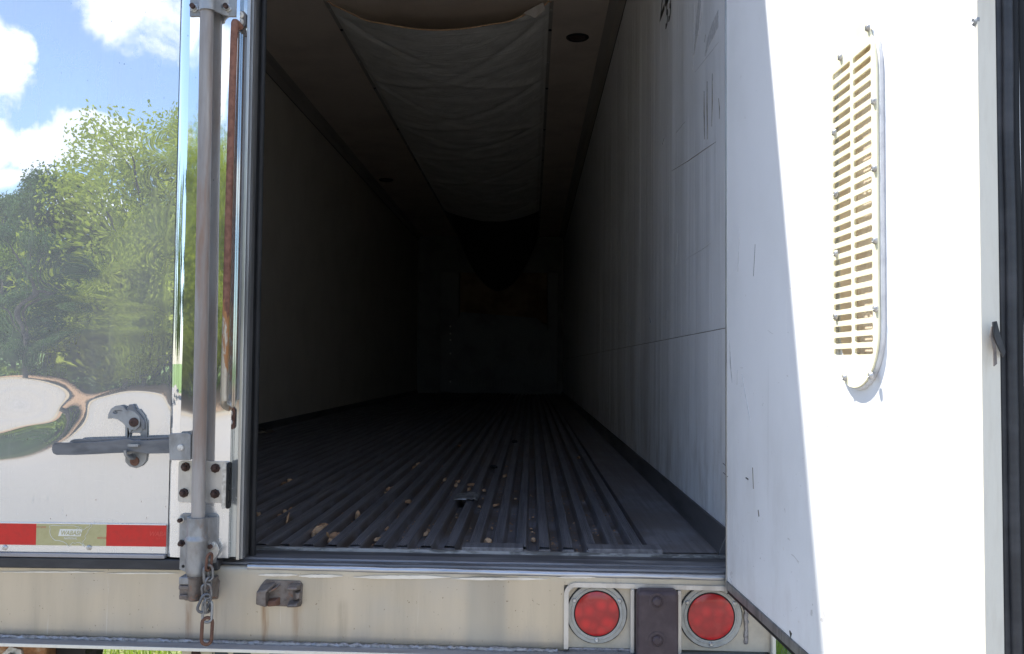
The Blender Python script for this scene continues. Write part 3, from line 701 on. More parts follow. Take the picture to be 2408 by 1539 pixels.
BT, BB = -.078, -.247          # bumper face top and bottom, refined below
BT = zL(1343, -.02); BB = at(900, 1511.5, -.02)[1]; SB = .010
BY = -.02
def bumper():
    lamp_x0 = at(1326, 1450, BY)[0]; lamp_x1 = 1.292
    # face with a rolled top edge, as a profile swept along the width; the lamp bay on the right is left open
    prof = [(-.0105, BT+.002), (-.0112, BT+.0035), (-.014, BT+.0035), (-.018, BT+.001), (BY, BT-.006), (BY, BB), (BY+.006, BB-.01), (.03, BB-.01)]
    b = MB(); xs = [-1.30+(lamp_x0+1.30)*i/60 for i in range(61)]; n = len(prof)
    def dy(x, z): return .0022*noise.noise(Vector((x*2.5, z*5, 2))) - .007*math.exp(-((x-.60)/.04)**2)*math.exp(-((z-BB-.08)/.12)**2)
    prof2 = []
    for i, (y, z) in enumerate(prof):
        prof2.append((y, z))
        if i == 4:
            for k in range(1, 12): prof2.append((BY, BT-.006+(BB-BT+.006)*k/12))
    n = len(prof2); vs = [(x, y-(dy(x, z) if y <= BY+.001 else 0), z) for x in xs for (y, z) in prof2]
    fs = [(i*n+j, i*n+j+1, (i+1)*n+j+1, (i+1)*n+j) for i in range(60) for j in range(n-1)]
    b.add(vs, fs)
    lp_ = [(-.010, BT+.006), (-.012, BT+.0085), (-.0155, BT+.0095), (-.020, BT+.0085), (-.0235, BT+.0055), (-.0245, BT+.001), (-.0235, BT-.002), (-.0205, BT-.004)]
    xa_ = at(582, 1340, BY)[0]; nl = len(lp_); L_ = MB(); NX = 70
    L_.add([(xa_+(1.29-xa_)*i/NX, y-.0009*noise.noise(Vector((i*.4, k*.3, 1))), z+.0009*noise.noise(Vector((i*.3, 2, k*.2)))) for i in range(NX+1) for k, (y, z) in enumerate(lp_)], [(i*nl+k, i*nl+k+1, (i+1)*nl+k+1, (i+1)*nl+k) for i in range(NX) for k in range(nl-1)]+[tuple(range(nl)), tuple(range(NX*nl, NX*nl+nl))])
    sheared(P(L_, 'bumper_top_lip', 'lip', smooth=60), SB)
    # where the edge has been scraped back to bright metal
    r_ = random.Random(9); mk = MB()
    for pa, pb, ya, yb in ((608, 700, 1350, 1355), (703, 806, 1352, 1358), (832, 1060, 1354, 1361), (1058, 1290, 1359, 1364), (1310, 1400, 1356, 1360), (250, 420, 1347, 1350), (0, 245, 1344, 1347)):
        n_ = 24; top = []; bot = []
        for i in range(n_+1):
            px_ = pa+(pb-pa)*i/n_; e_ = min(1, 4*min(i, n_-i)/n_)+.15; mid = (ya+yb)/2+(-.0 if True else 0)
            top.append(at(px_, mid-(yb-ya)/2*e_+r_.uniform(-.5, .5), BY-.001)); bot.append(at(px_, mid+(yb-ya)/2*e_+r_.uniform(-.4, .4), BY-.001))
        mk = MB().plate(top+bot[::-1], [], BY-.0032, BY-.001); P(mk, 'scraped_edge', 'lip_scrape')
    
    # ledge above the lamp bay
    zt = at(1500, 1372, BY)[1]
    p3 = [(-.0105, BT+.002), (-.0112, BT+.0035), (-.014, BT+.0035), (-.018, BT+.001), (BY, BT-.006), (BY, zt-.002), (BY+.012, zt-.002)]; n3 = len(p3)
    vs = [(x, y, z) for x in (lamp_x0, .6+.35, 1.29) for (y, z) in p3]; b.add(vs, [(i*n3+j, i*n3+j+1, (i+1)*n3+j+1, (i+1)*n3+j) for i in range(2) for j in range(n3-1)])
    o = sheared(P(b, 'bumper', 'bumper', smooth=50), SB)
    # bottom flange, its front edge, and the weld along it
    sheared(P(MB().box(-1.30, 1.295, -.066, .04, BB-.018, BB-.0105), 'bumper_flange', 'flange', bevel=.0025), SB)
    sheared(P(MB().box(-1.30, 1.295, -.0695, -.0662, BB-.0180, BB-.0103), 'flange_edge', 'cream', bevel=.001), SB)
    r = random.Random(5); pts = []; rr = []
    x = -1.28
    while x < lamp_x0-.01: pts.append((x, BY-.003+r.uniform(-.0012, .0012), BB-.0085+r.uniform(-.0012, .0012))); rr.append(.0052+r.uniform(-.0012, .0016)); x += .006
    sheared(P(MB().tube(pts, rr, 7), 'weld_bead', 'weld', smooth=50), SB)
    # lamp bay: recessed back plate, rim, dividers
    sheared(P(MB().box(lamp_x0-.004, 1.292, BY+.014, .03, BB-.01, zt+.02), 'lamp_bay_plate', 'bay_cream'), SB, 1.0)
    rim = []
    xr, zr = lamp_x0, zt
    for k in range(9): a = R(180-90*k/8); rim.append((xr+.03+.03*math.cos(a), zr-.03+.03*math.sin(a)))
    line = [(xr, BB-.008)] + rim + [(1.292, zr)]
    inn = [(xr+.011, BB-.008)] + [(xr+.03+.019*math.cos(R(180-90*k/8)), zr-.03+.019*math.sin(R(180-90*k/8))) for k in range(9)] + [(1.292, zr-.011)]
    sheared(P(MB().plate(line+inn[::-1], [], BY-.008, BY+.014), 'lamp_bay_rim', 'plate_steel', bevel=.003, seg=3), SB, .9)
    for px in (1487, 1597):
        x = at(px, 1460, BY)[0]; P(MB().box(x-.005, x+.005, BY-.006, BY+.0135, BB-.016, zr-.0125-SB*(x-.9)), 'lamp_bay_divider', 'plate_steel', bevel=.002)
    # weld runs in the bay
    pts = []; rr = []; x = lamp_x0+.014
    while x < 1.05: pts.append((x, BY+.011, BB-.0075+r.uniform(-.001, .001))); rr.append(.0045+r.uniform(-.001, .0012)); x += .0055
    sheared(P(MB().tube(pts, rr, 6), 'weld_bead', 'weld'), SB)
    xw = at(1757, 1470, BY)[0]; pts = [(xw+r.uniform(-.001, .001), BY+.0125, zr-.05-k*.006) for k in range(int((zr-.05-BB)/.006))]
    P(MB().tube(pts, [.0055+r.uniform(-.001, .001) for _ in pts], 6), 'weld_bead', 'weld')
    x0_, x1_ = at(1494, 1460, BY)[0], at(1590, 1460, BY)[0]
    rb = P(MB().box(x0_, x1_, BY-.045, BY+.012, BB-.13, zr-.008), 'rubber_bumper_block', 'rubber_block', bevel=.012, seg=4)
    for py in (1415, 1506):
        x, z = at(1545, py, BY-.045)
        MB().lathe([(.0205, 0), (.0205, .002), (.015, .0025), (.0145, .0015)], (x, BY-.0445, z), (0, -1, 0), 20).build('bolt_recess', M['rubber_block'], rb)
        MB().lathe([(.0115, 0), (.0115, .006), (.008, .009), (0, .010)], (x, BY-.0445, z), (0, -1, 0), 8).build('bolt', M['rubber_block'], rb)
    # two round lamps
    for (px, py, rl, lab) in ((1404, 1445, 52, 'round red tail lamp left of the black rubber block'), (1673, 1452, 54, 'round red tail lamp right of the black rubber block')):
        x, z = at(px, py, BY); r1 = rl/FOC*(BY-CAM.y); Yp = BY+.0135
        ring = MB()
        oo = circ(x, z, r1*1.32, 48); hh = circ(x, z, r1*1.01, 48)
        ring.plate(oo, [hh], Yp-.008, Yp)
        ring.tube([(x+r1*1.13*math.cos(a*.1309), Yp-.008, z+r1*1.13*math.sin(a*.1309)) for a in range(48)], .0022, 6, True)
        ln = P(ring, 'tail_lamp', 'lamp_ring', bevel=.0015, label=lab)
        MB().lathe([(r1, 0), (r1, .008), (r1*.97, .012), (r1*.8, .0145), (r1*.4, .016), (0, .0163)], (x, Yp+.002, z), (0, -1, 0), 48).build('lens', M['lens'], ln)
        MB().tube([(x+r1*1.005*math.cos(a*.1309), Yp-.0075, z+r1*1.005*math.sin(a*.1309)) for a in range(48)], .0016, 6, True).build('gasket', M['rubber'], ln)
        g = [(x+(r1*1.335+.0015*noise.noise(Vector((a*.5, px, 0))))*math.cos(a*.1309), Yp-.001, z+(r1*1.335+.0015*noise.noise(Vector((a*.5, px, 3))))*math.sin(a*.1309)) for a in range(48)]
        MB().tube(g, [.0018+.0012*abs(noise.noise(Vector((a*.4, 1, px)))) for a in range(48)], 6, True).build('sealant', M['rubber_dusty'], ln)
        for an in (150, 30, 270):
            MB().lathe([(.0055, 0), (.0055, .003), (.0035, .005), (.0015, .0045)], (x+r1*1.16*math.cos(R(an)), Yp-.008, z+r1*1.16*math.sin(R(an))), (0, -1, 0), 12).build('screw', M['zinc'], ln)
    # right end of the bumper
    P(MB().plate([(1.293, BB-.13), (1.293, BT-.02), (1.302, BT-.02), (1.302, BB-.13)], [], BY-.004, .05), 'bumper_end_plate', 'cream', bevel=.002)
    P(MB().box(-1.30, 1.29, .03, .06, BB-.0105, BT+.01), 'bumper_back', 'chassis')
bumper()

# ------------------------------------------------------------ licence plate under the flange
def licence():
    Yp = -.03
    x0_, zt = at(497, 1534, Yp); x1_ = at(748, 1534, Yp)[0]; xa = at(425, 1530, Yp)[0]; xb = at(768, 1530, Yp)[0]
    zt = BB-.023
    P(MB().box(xa, xb, Yp+.006, Yp+.03, zt-.19, zt), 'plate_bracket', 'plate_cream')
    pl = P(MB().plate(rrect(x0_, x1_, zt-.155, zt-.001, .012), [], Yp, Yp+.003), 'licence_plate', 'plate_cream')
    zl = at(600, 1531.5, Yp)[1]; hgt = .062
    t = MB()
    xp = {'P': 512, 'T': 551, '7': 618, '7b': 658, '7c': 697, '7d': 737, '4': 775}
    def put(ch, pa, pb):
        a = at(pa, 1533, Yp)[0]; c = at(pb, 1533, Yp)[0]
        sub = MB(); sub.text(ch, lambda u, v, d: (u, v, d), 1.0, offset=.02)
        us = [p[0] for p in sub.v]; vv = [p[1] for p in sub.v]; u0, u1, v0, v1 = min(us), max(us), min(vv), max(vv)
        t = MB(); t.add([(a+(p[0]-u0)/(u1-u0)*(c-a), Yp-.0012, zl-hgt+(p[1]-v0)/(v1-v0)*hgt) for p in sub.v], sub.f); t.build('plate_letter', M['plate_ink'], pl)
    for ch, pa, pb in (('P', 505, 541), ('T', 549, 590), ('7', 634, 672), ('7', 677, 712), ('7', 717, 744)): put(ch, pa, pb)
    MB().tube([(x0_+.004, Yp-.0005, zt-.15), (x0_+.004, Yp-.0005, zt-.004)], .0015, 6).build('plate_border', M['plate_ink'], pl)
    x, z = at(471, 1533, Yp); MB().lathe([(.012, 0), (.012, .004), (.006, .009), (0, .009)], (x-.012, Yp+.006, z-.006), (0, -1, 0), 6).build('bolt', M['rustdark'], pl)
licence()

# ------------------------------------------------------------ running gear glimpsed below
P(MB().box(-.72, -.535, .065, .12, -.75, -.15), 'rusty_hanger', 'rust_plate', bevel=.006)
x, z = at(33, 1535, .065); P(MB().lathe([(.032, 0), (.030, .006), (.016, .008), (.015, .02), (0, .021)], (x, .064, z-.012), (0, -1, 0), 6), 'hanger_bolt', 'zinc')
for x_ in (-.5, .5): P(MB().box(x_-.04, x_+.04, .121, 3.2, -.29, -.13), 'frame_rail', 'chassis')
P(MB().box(-1.10, -.82, .9, .94, -1.05, -.16), 'mudguard', 'chassis')
P(MB().plate([(-.85, -.30), (-.53, -.30), (-.55, -.40), (-.66, -.52), (-.85, -.6)], [], .35, .40), 'spring_bracket', 'chassis')
for y in (3.2, 4.5):
    for s in (-1, 1):
        for k in (.62, .97):
            w_ = P(MB().lathe([(.30, -.13), (.47, -.125), (.50, -.09), (.51, 0), (.50, .09), (.47, .125), (.30, .13)], (s*k, y+1.0, GZ+.51), (1, 0, 0), 40), 'wheel', 'rubber')
            MB().lathe([(.30, -.11), (.27, -.1), (.20, .02), (.12, .06), (0, .06)], (s*k, y+1.0, GZ+.51), (s, 0, 0), 24).build('rim', M['alu'], w_)
    P(MB().cyl((-1.0, y+1.0, GZ+.51), (1.0, y+1.0, GZ+.51), .065), 'axle', 'chassis')
for s in (-1, 1): P(MB().box(s*.95-.02, s*.95+.02, 10.2, 10.3, GZ+.02, -.13), 'landing_leg', 'chassis')

# ============================================================ SHUT LEFT DOOR
XE = at(553, 700, DY)[0]              # right edge of the door face
XB0, XB1 = at(408, 700, DY)[0], at(436, 700, DY)[0]     # bevel between mirror panel and raised frame
ZD0 = at(300, 1302, DY)[1]; ZD1 = HC-.05
def mirror_panel():
    xa, xb, za, zb = -1.24, XB0, ZD0, ZD1
    nx, nz = 150, 330
    X = np.linspace(xa, xb, nx); Z = np.linspace(za, zb, nz)
    s0 = topx((0, DY, 0)); k = FOC/(DY-CAM.y)
    GX, GZ_ = np.meshgrid(X, Z)
    px = 1257+(GX-CAM.x)*k; py = 872-(GZ_-CAM.z)*k
    D = np.zeros_like(px)
    def g(x0, y0, a, b, A): 
        nonlocal D; D += A*np.exp(-((px-x0)/a)**2-((py-y0)/b)**2)
    # dents and oil-canning of the thin sheet: centre, half sizes, how far the reflection is pushed up or down
    g(40, 960, 100, 66, -190); g(95, 1045, 72, 28, 210); g(20, 1078, 85, 28, 260); g(-80, 1086, 80, 28, 260); g(165, 1000, 48, 40, 130); g(318, 985, 78, 52, -165); g(235, 915, 38, 40, 70); g(420, 990, 40, 40, 40)
    g(165, 690, 55, 22, 120); g(150, 735, 80, 16, -90); g(300, 716, 130, 12, 95); g(300, 746, 140, 12, -95); g(290, 782, 150, 13, 85); g(280, 815, 150, 15, -85); g(150, 768, 60, 10, 60)
    g(236, 650, 20, 15, 80); g(236, 668, 20, 15, -80); g(262, 556, 20, 14, 50); g(262, 574, 20, 14, -50)
    for (y0, A) in ((330, -60), (365, 80), (410, -70), (450, 60), (560, 75), (600, -95), (640, 85)): g(405, y0, 52, 22, A)
    g(60, 800, 70, 30, 60); g(110, 850, 90, 18, -50); g(-60, 720, 80, 40, 40)
    D += 9*np.sin(px/70+py/130)+7*np.sin(py/47+px/160)
    gz = -D/(2*FOC)
    # least-squares height whose slope follows gz
    pad = 200; G = np.pad(gz, pad); dz = Z[1]-Z[0]; dx = X[1]-X[0]
    kz = np.fft.fftfreq(G.shape[0], dz)*2*np.pi; kx = np.fft.fftfreq(G.shape[1], dx)*2*np.pi
    KX, KZ = np.meshgrid(kx, kz); den = KZ**2+.14*KX**2; den[0, 0] = 1
    H = np.real(np.fft.ifft2(-1j*KZ*np.fft.fft2(G)/den))[pad:-pad, pad:-pad]
    edge = np.clip((xb-GX)/.02, 0, 1)*np.clip((GZ_-za)/.03, 0, 1); H = (H-H.mean())*edge
    Y = DY-.0+.0-H
    vs = np.stack([GX, Y, GZ_], -1).reshape(-1, 3); b = MB(); b.v = [tuple(p) for p in vs]
    for j in range(nz-1):
        for i in range(nx-1): a = j*nx+i; b.f.append((a, a+1, a+nx+1, a+nx)); b.m.append(0)
    return b
door = P(mirror_panel(), 'rear_door', 'mirror', smooth=180, label='shut left rear door of polished stainless steel mirroring sky and trees')
D = lambda b, n, m, **k: b.build(n, M[m] if isinstance(m, str) else [M[x] for x in m], door, **k)
D(MB().box(-1.24, XE-.02, DY+.014, .088, ZD0, ZD1), 'door_core', 'wall_left')
FY = DY-.011                          # raised frame face
zf0, zf1 = at(470, 1312, FY)[1], ZD1
bv = MB(); q = [(XB0-.0005, DY+.002), (XB0+.004, DY-.0022), (XB0+.010, DY-.0065), (XB1-.006, DY-.0095), (XB1, FY)]
zz = [zf0+(zf1-zf0)*k/40 for k in range(41)]
bv.add([(x+.0012*noise.noise(Vector((z*3, 0, 5))), y-.0012*noise.noise(Vector((z*2.2, x*9, 0))), z) for z in zz for (x, y) in q], [(j*5+i, j*5+i+1, (j+1)*5+i+1, (j+1)*5+i) for j in range(40) for i in range(4)])
D(bv, 'frame_bevel', 'bevel_steel', smooth=60)
fr = MB(); nx = 14
fr.grid(nx, 160, lambda u, v: (XB1+(XE-XB1)*u, FY-.0006*noise.noise(Vector((u*1.2, v*9, 4)))-.0009*math.sin(u*math.pi), zf0+(zf1-zf0)*v))
fr.box(XB1+.001, XE, FY+.0025, DY+.013, zf0, zf1)
D(fr, 'door_frame', 'frame_steel', smooth=60)
# slot with the pull bar, between frame and edge channel
XS = at(576, 700, FY)[0]
D(MB().box(XE+.0005, XS, DY+.004, DY+.013, zf0, zf1), 'pull_bar_slot', 'strip_steel')
zs0, zs1 = at(565, 940, DY)[1], at(570, 88, DY)[1]
D(MB().box(XE+.010, XS-.009, DY-.0015, DY+.0035, zs0, zs1), 'slot_cover', 'alu_grey', bevel=.001)
# edge channel, seals
def vedge(n, m, pa, pb, ya, yb, bev=.0015):
    x0_ = at(pa, 700, ya)[0]; x1_ = at(pb, 700, ya)[0]
    return D(MB().box(x0_, x1_, ya, yb, zf0-.004, zf1), n, m, bevel=bev)
vedge('edge_channel', 'alu', 567, 575, FY-.002, .03); vedge('edge_groove', 'rubber', 574, 578, DY+.006, .04)
vedge('edge_channel', 'alu_grey', 577, 583, DY-.004, -.012)
xg = at(592, 700, .02)[0]
D(MB().box(xg-.016, xg+.001, -.0115, .06, zf0+.006, zf1), 'door_gasket', 'rubber', bevel=.004, seg=3)
xg2 = at(602, 700, .05)[0]
gp = [(xg2, .055, zf0+.01), (xg2+.003, .052, zf0+.06), (xg2+.004, .05, zf0+.2), (xg2+.004, .05, zf1)]
D(MB().tube([Vector(p) for p in bezier(gp, 8)], .0085, 12), 'gasket_bead', 'rubber', smooth=60)

# bottom rail, rivets, ledge and long rubber strip
XR = at(391, 1290, DY)[0]
zt0, zt1 = at(200, 1283, DY)[1], at(200, 1233, DY)[1]
D(MB().box(-1.24, XR, DY-.0035, DY-.001, ZD0+.001, zt1+.003), 'bottom_rail', 'frame_steel', bevel=.001)
D(MB().box(-1.24, XR, DY-.010, DY+.012, ZD0-.010, ZD0), 'bottom_ledge', 'flange', bevel=.002)
P(MB().box(-1.28, at(515, 1325, DY)[0], DY-.006, .04, at(300, 1339, DY)[1], ZD0-.0115), 'bottom_seal', 'rubber_dusty', bevel=.004)
for px in (12, 210, -190, -390):
    x, z = at(px, 1288, DY-.0035); D(MB().lathe([(.0068, 0), (.0062, .0025), (.004, .0042), (.002, .0046), (.0016, .0038)], (x, DY-.0034, z), (0, -1, 0), 14), 'rivet', 'zinc')

# reflective tape with its print
def tape():
    yt = DY-.0042; Yt = lambda a, b, d: (a, yt-d, b)
    hz = zt1-zt0; e = .0003
    b = MB()
    segs = [(-640, -480, 0), (-480, -315, 1), (-315, -80, 0), (-80, 85, 0), (85, 250, 1), (250, 391, 0)]
    for a, c, mi in segs: b.box(at(a, 1258, yt)[0], at(c, 1258, yt)[0], yt, DY-.0034, zt0, zt1, mi)
    o = D(b, 'reflective_tape', ['tape_red', 'tape_gold'], smooth=0)
    pr = MB(); f = lambda px, py: at(px, py, yt)
    cx, cz = f(166, 1253)
    # outline map of the country
    us = [(0, 12), (6, 10), (22, 10.5), (40, 10.8), (58, 10.6), (63, 13), (68, 12), (71, 15), (66, 17), (63, 21), (66, 24), (73, 15), (77, 17), (74, 24), (82, 21), (88, 14), (93, 13), (95, 6), (98, 5), (100, 11), (96, 15), (94, 19), (91, 23), (91, 28), (87, 34), (84, 40), (86, 46), (80, 54), (79, 58), (84, 66), (83, 70), (78, 62), (73, 58), (66, 58), (62, 60), (56, 58), (52, 62), (47, 69), (44, 66), (40, 60), (34, 56), (24, 53), (14, 52), (8, 46), (3, 38), (1, 28), (2, 20)]
    sc_ = .106/100
    pts = [(cx-.053+x*sc_, cz+.026-y*sc_*.82) for x, y in us]
    pr.tube([(x, yt-.0004, z) for x, z in pts], .0006, 4, True)
    o2 = pr.build('map_outline', M['tape_white'], o)
    bar = MB(); x0_, z0_ = f(137, 1261); x1_, z1_ = f(194, 1245)
    sk = .004; bar.plate([(x0_, z0_), (x1_-sk, z0_), (x1_, z1_), (x0_+sk, z1_)], [], yt-.0005, yt+.0001, XZ); bar.build('logo_bar', M['tape_white'], o)
    tx = MB(); tx.text('WABASH', lambda a, b_, d: (x0_+.0055+a, yt-.0009, z0_+.0028+b_), .0155, shear=.25, offset=.0003, sx=.86); tx.build('logo_lettering', M['tape_gold'], o)
    tx = MB(); tx.text('NATIONAL', lambda a, b_, d: (cx-.016+a, yt-.0006, z0_-.0075+b_), .0072, shear=.2, offset=.0001, sx=.9)
    tx.build('logo_lettering', M['tape_white'], o)
    xd, zd = f(229, 1267.5); tx = MB(); tx.text('DOT-C2', lambda a, b_, d: (xd+a, yt-.0005, zd+b_), .0062, offset=.0001)
    xd2, zd2 = f(108, 1238); tx.text('DOT-C2', lambda a, b_, d: (xd2-a, yt-.0005, zd2-b_), .0062, offset=.0001); tx.build('small_print', M['tape_redprint'], o)
    xw, zw = f(350, 1261); lim = at(390, 1260, yt)[0]
    tx = MB(); tx.text('WABA', lambda a, b_, d: (min(xw+a, lim), yt-.0005, zw+b_), .0165, shear=.25, offset=.0003, sx=.9); tx.text('NATIO', lambda a, b_, d: (min(xw+.018+a, lim), yt-.0005, zw-.008+b_), .007, shear=.2); tx.build('faint_lettering', M['tape_redlight'], o)
tape()

# ---- pull bar (rusted round bar bent at both ends, riveted tabs)
def pull_bar():
    yb = FY-.030
    xt, ztp = at(551, 72, yb); xb_, zbt = at(527, 935, yb)
    xm, zm = at(538, 500, yb)
    top = Vector((xt, yb, ztp)); bot = Vector((xb_, yb, zbt))
    tx, tz = at(567, 66, DY); bx, bz = at(541, 955, DY)
    pts = bezier([(tx, DY-.006, tz-.002), (tx-.006, yb+.012, tz+.003), (xt+.001, yb+.001, ztp-.004), (xt-.0005, yb, ztp-.03), (xm, yb, zm), (xb_, yb, zbt+.03), (xb_+.001, yb+.001, zbt+.004), (bx-.006, yb+.012, bz+.006), (bx, DY-.005, bz-.006)], 6)
    o = P(MB().tube(pts, .0088, 12), 'pull_bar', 'bar', smooth=60)
    for (cpx, cpy0, cpy1, name) in ((567, 28, 66, 't'), (541, 958, 1010, 'b')):
        cx, z1_ = at(cpx, cpy0, DY); z0_ = at(cpx, cpy1, DY)[1]
        MB().plate(rrect(cx-.0135, cx+.0135, z0_, z1_, .009), [], DY-.004, DY+.004).build('mounting_tab', M['rust'] if name == 'b' else M['cam'], o, bevel=.0015)
        for k in (.26, .68):
            z = z1_+(z0_-z1_)*k
            MB().lathe([(.0095, 0), (.009, .004), (.006, .0065), (.004, .0068), (.003, .005)], (cx, DY-.004, z), (0, -1, 0), 18).build('rivet', M['white_bolt'] if name == 't' else M['zinc'], o)
pull_bar()

# ---- lock rod
RY = FY-.034; RR = .0162
rx0, rz0 = at(489, 20, RY); rx1, rz1 = at(466, 1215, RY)
rod = P(MB().cyl((rx1, RY, rz1-.03), (rx0+(rx0-rx1)*.0, RY, ZD1), RR, seg=28), 'lock_rod', 'rod', smooth=60)
for v in rod.data.vertices:            # the rod follows the lean seen between its two guides
    t = (v.co.z-rz1)/(rz0-rz1); v.co.x += (rx0-rx1)*t
# upper guide: strap over the rod with two bolted ears
def upper_guide():
    p = lambda px, py: at(px, py, FY-.006)
    zt_, zb_ = p(450, -12)[1], p(450, 38)[1]
    sec = []
    x0_ = p(446, 20)[0]; x1_ = p(554, 20)[0]; xc = at(489, 20, RY)[0]
    ro = RR+.0055
    outer = [(x0_, FY-.005), (xc-ro-.004, FY-.005), (xc-ro, FY-.010), (xc-ro, RY)] + [(xc+ro*math.cos(R(a)), RY-ro*math.sin(R(a))) for a in range(170, 0, -10)] + [(xc+ro, RY), (xc+ro+.012, FY-.014), (xc+ro+.020, FY-.005), (x1_, FY-.005)]
    t = .0045
    inner = [(x0_, FY-.0005), (xc-ro+t*.2, FY-.0005), (xc-ro+t, RY)] + [(xc+(ro-t)*math.cos(R(a)), RY-(ro-t)*math.sin(R(a))) for a in range(170, 0, -10)] + [(xc+ro-t, RY), (xc+ro+.008, FY-.010), (xc+ro+.020, FY-.0005), (x1_, FY-.0005)]
    b = MB(); ol = outer+inner[::-1]
    b.plate(ol, [], zb_, zt_, lambda a, c, d: (a, c, d))
    o = P(b, 'rod_guide', 'galv', bevel=.0012, label='upper rod guide strapped over the lock rod at the top of the photo')
    for px in (457, 535):
        x, z = at(px, 20, FY-.006)
        MB().lathe([(.0115, 0), (.0115, .004), (.008, .0045), (.008, .010), (.0085, .011)], (x, FY-.005, z), (0, -1, 0), 6).build('nut', M['zinc'], o)
        MB().cyl((x, FY-.009, z), (x, FY-.024, z+.001), .0062).build('bolt', M['rustdark'], o)
    x, z = at(482, 6, RY-ro); MB().lathe([(.0038, 0), (.003, .0006)], (x, RY-ro+.0012, z), (0, -1, 0), 12).build('drill_hole', M['rubber'], o)
upper_guide()
# base plate with four rusty bolts, right bracket with slots
def base_plate():
    Yp = FY-.001; p = lambda px, py: at(px, py, Yp)
    x0_, z1_ = p(421, 1084); x1_, z0_ = p(540, 1183)
    o = P(MB().plate(rrect(x0_, x1_, z0_, z1_, .008), [], Yp-.003, Yp), 'bolt_plate', 'plate_steel', bevel=.0012)
    for (px, py) in ((438, 1098), (508, 1101), (434, 1159), (507, 1161)):
        x, z = p(px, py)
        MB().lathe([(.0115, 0), (.0115, .004), (.0105, .006), (.0062, .0065), (.0062, .015), (.004, .0175)], (x, Yp-.003, z), (0, -1, 0), 8).build('bolt', M['rustdark'], o)
    # folded bracket whose cheek faces the doorway
    xk = at(533, 1140, Yp)[0]
    zb, za = at(540, 1194, Yp)[1], at(540, 1086, Yp)[1]
    cheek = rrect(FY-.030, FY+.002, zb, za, .010)
    sl = [rrect(FY-.020, FY-.008, zb+.014, zb+.046, .006), rrect(FY-.020, FY-.008, zb+.058, zb+.100, .006)]
    yx = lambda a, c, d: (d, a, c)
    k = P(MB().plate(cheek, sl, xk+.0085, xk+.0115, yx), 'slotted_bracket', 'rubber', bevel=.001)
    MB().plate(rrect(xk-.002, xk+.0083, zb+.001, za-.001, .005), [], FY-.031, FY-.027).build('bracket_flange', M['zinc'], k, bevel=.001)
    MB().box(xk-.001, xk+.0015, FY-.0265, FY+.001, zb+.003, za-.003).build('bracket_back', M['zinc'], k)
base_plate()
# lower guide with sleeve
def lower_guide():
    Yp = FY-.001; p = lambda px, py: at(px, py, Yp)
    X0_, Z1 = p(424, 1207); X1_ = p(515, 1207)[0]; Z0 = p(470, 1288)[1]
    ol = rrect(X0_, X1_, Z0, Z1, .010)
    o = P(MB().plate(ol, [], Yp-.004, Yp), 'sleeve_guide', 'galv', bevel=.0015, label='lower rod guide with its long galvanised sleeve')
    tail = [p(426, 1280), p(446, 1280), p(446, 1342), p(438, 1344), p(424, 1338)]
    MB().plate(tail, [circ(*p(433, 1331), .004, 12)], Yp-.006, Yp-.0035).build('guide_tail', M['galv'], o)
    tail = [p(480, 1280), p(514, 1280), p(510, 1322), p(480, 1330)]
    MB().plate(tail, [], Yp-.006, Yp-.0035).build('guide_tail', M['galv'], o)
    xs, zs = at(465, 1217, RY); xe, ze = at(461, 1355, RY)
    L = zs-ze; dz = Vector((xe-xs, 0, ze-zs))
    MB().lathe([(RR+.002, -.001), (.0235, 0), (.0240, .005), (.0245, .040), (.0245, .046), (.0285, .050), (.0285, .056), (.0255, .060), (.0250, L-.03), (.0245, L-.012), (.022, L-.004), (.016, L)], (xs, RY, zs), dz, 28).build('sleeve', M['galv'], o, smooth=60)
    for sgn, px in ((-1, 448), (1, 492)):
        a = xs+sgn*.018; MB().plate([(a, RY-.002), (a+sgn*.012, RY+.012), (a+sgn*.020, Yp-.003), (a, Yp-.003)], [], ze+.07, zs-.002, lambda u, v, d: (u, v, d)).build('sleeve_web', M['galv'], o, bevel=.002)
    for (px, py, big) in ((428, 1222, 0), (500, 1223, 0), (429, 1277, 0)):
        x, z = p(px, py)
        MB().lathe([(.0088, 0), (.0088, .003), (.006, .0035)], (x, Yp-.004, z), (0, -1, 0), 6).build('nut', M['zinc'] if py < 1250 else M['rustdark'], o)
        MB().lathe([(.0052, 0), (.0052, .013), (.003, .015)], (x, Yp-.006, z), (0, -1, 0), 12).build('bolt', M['rustdark'], o)
lower_guide()
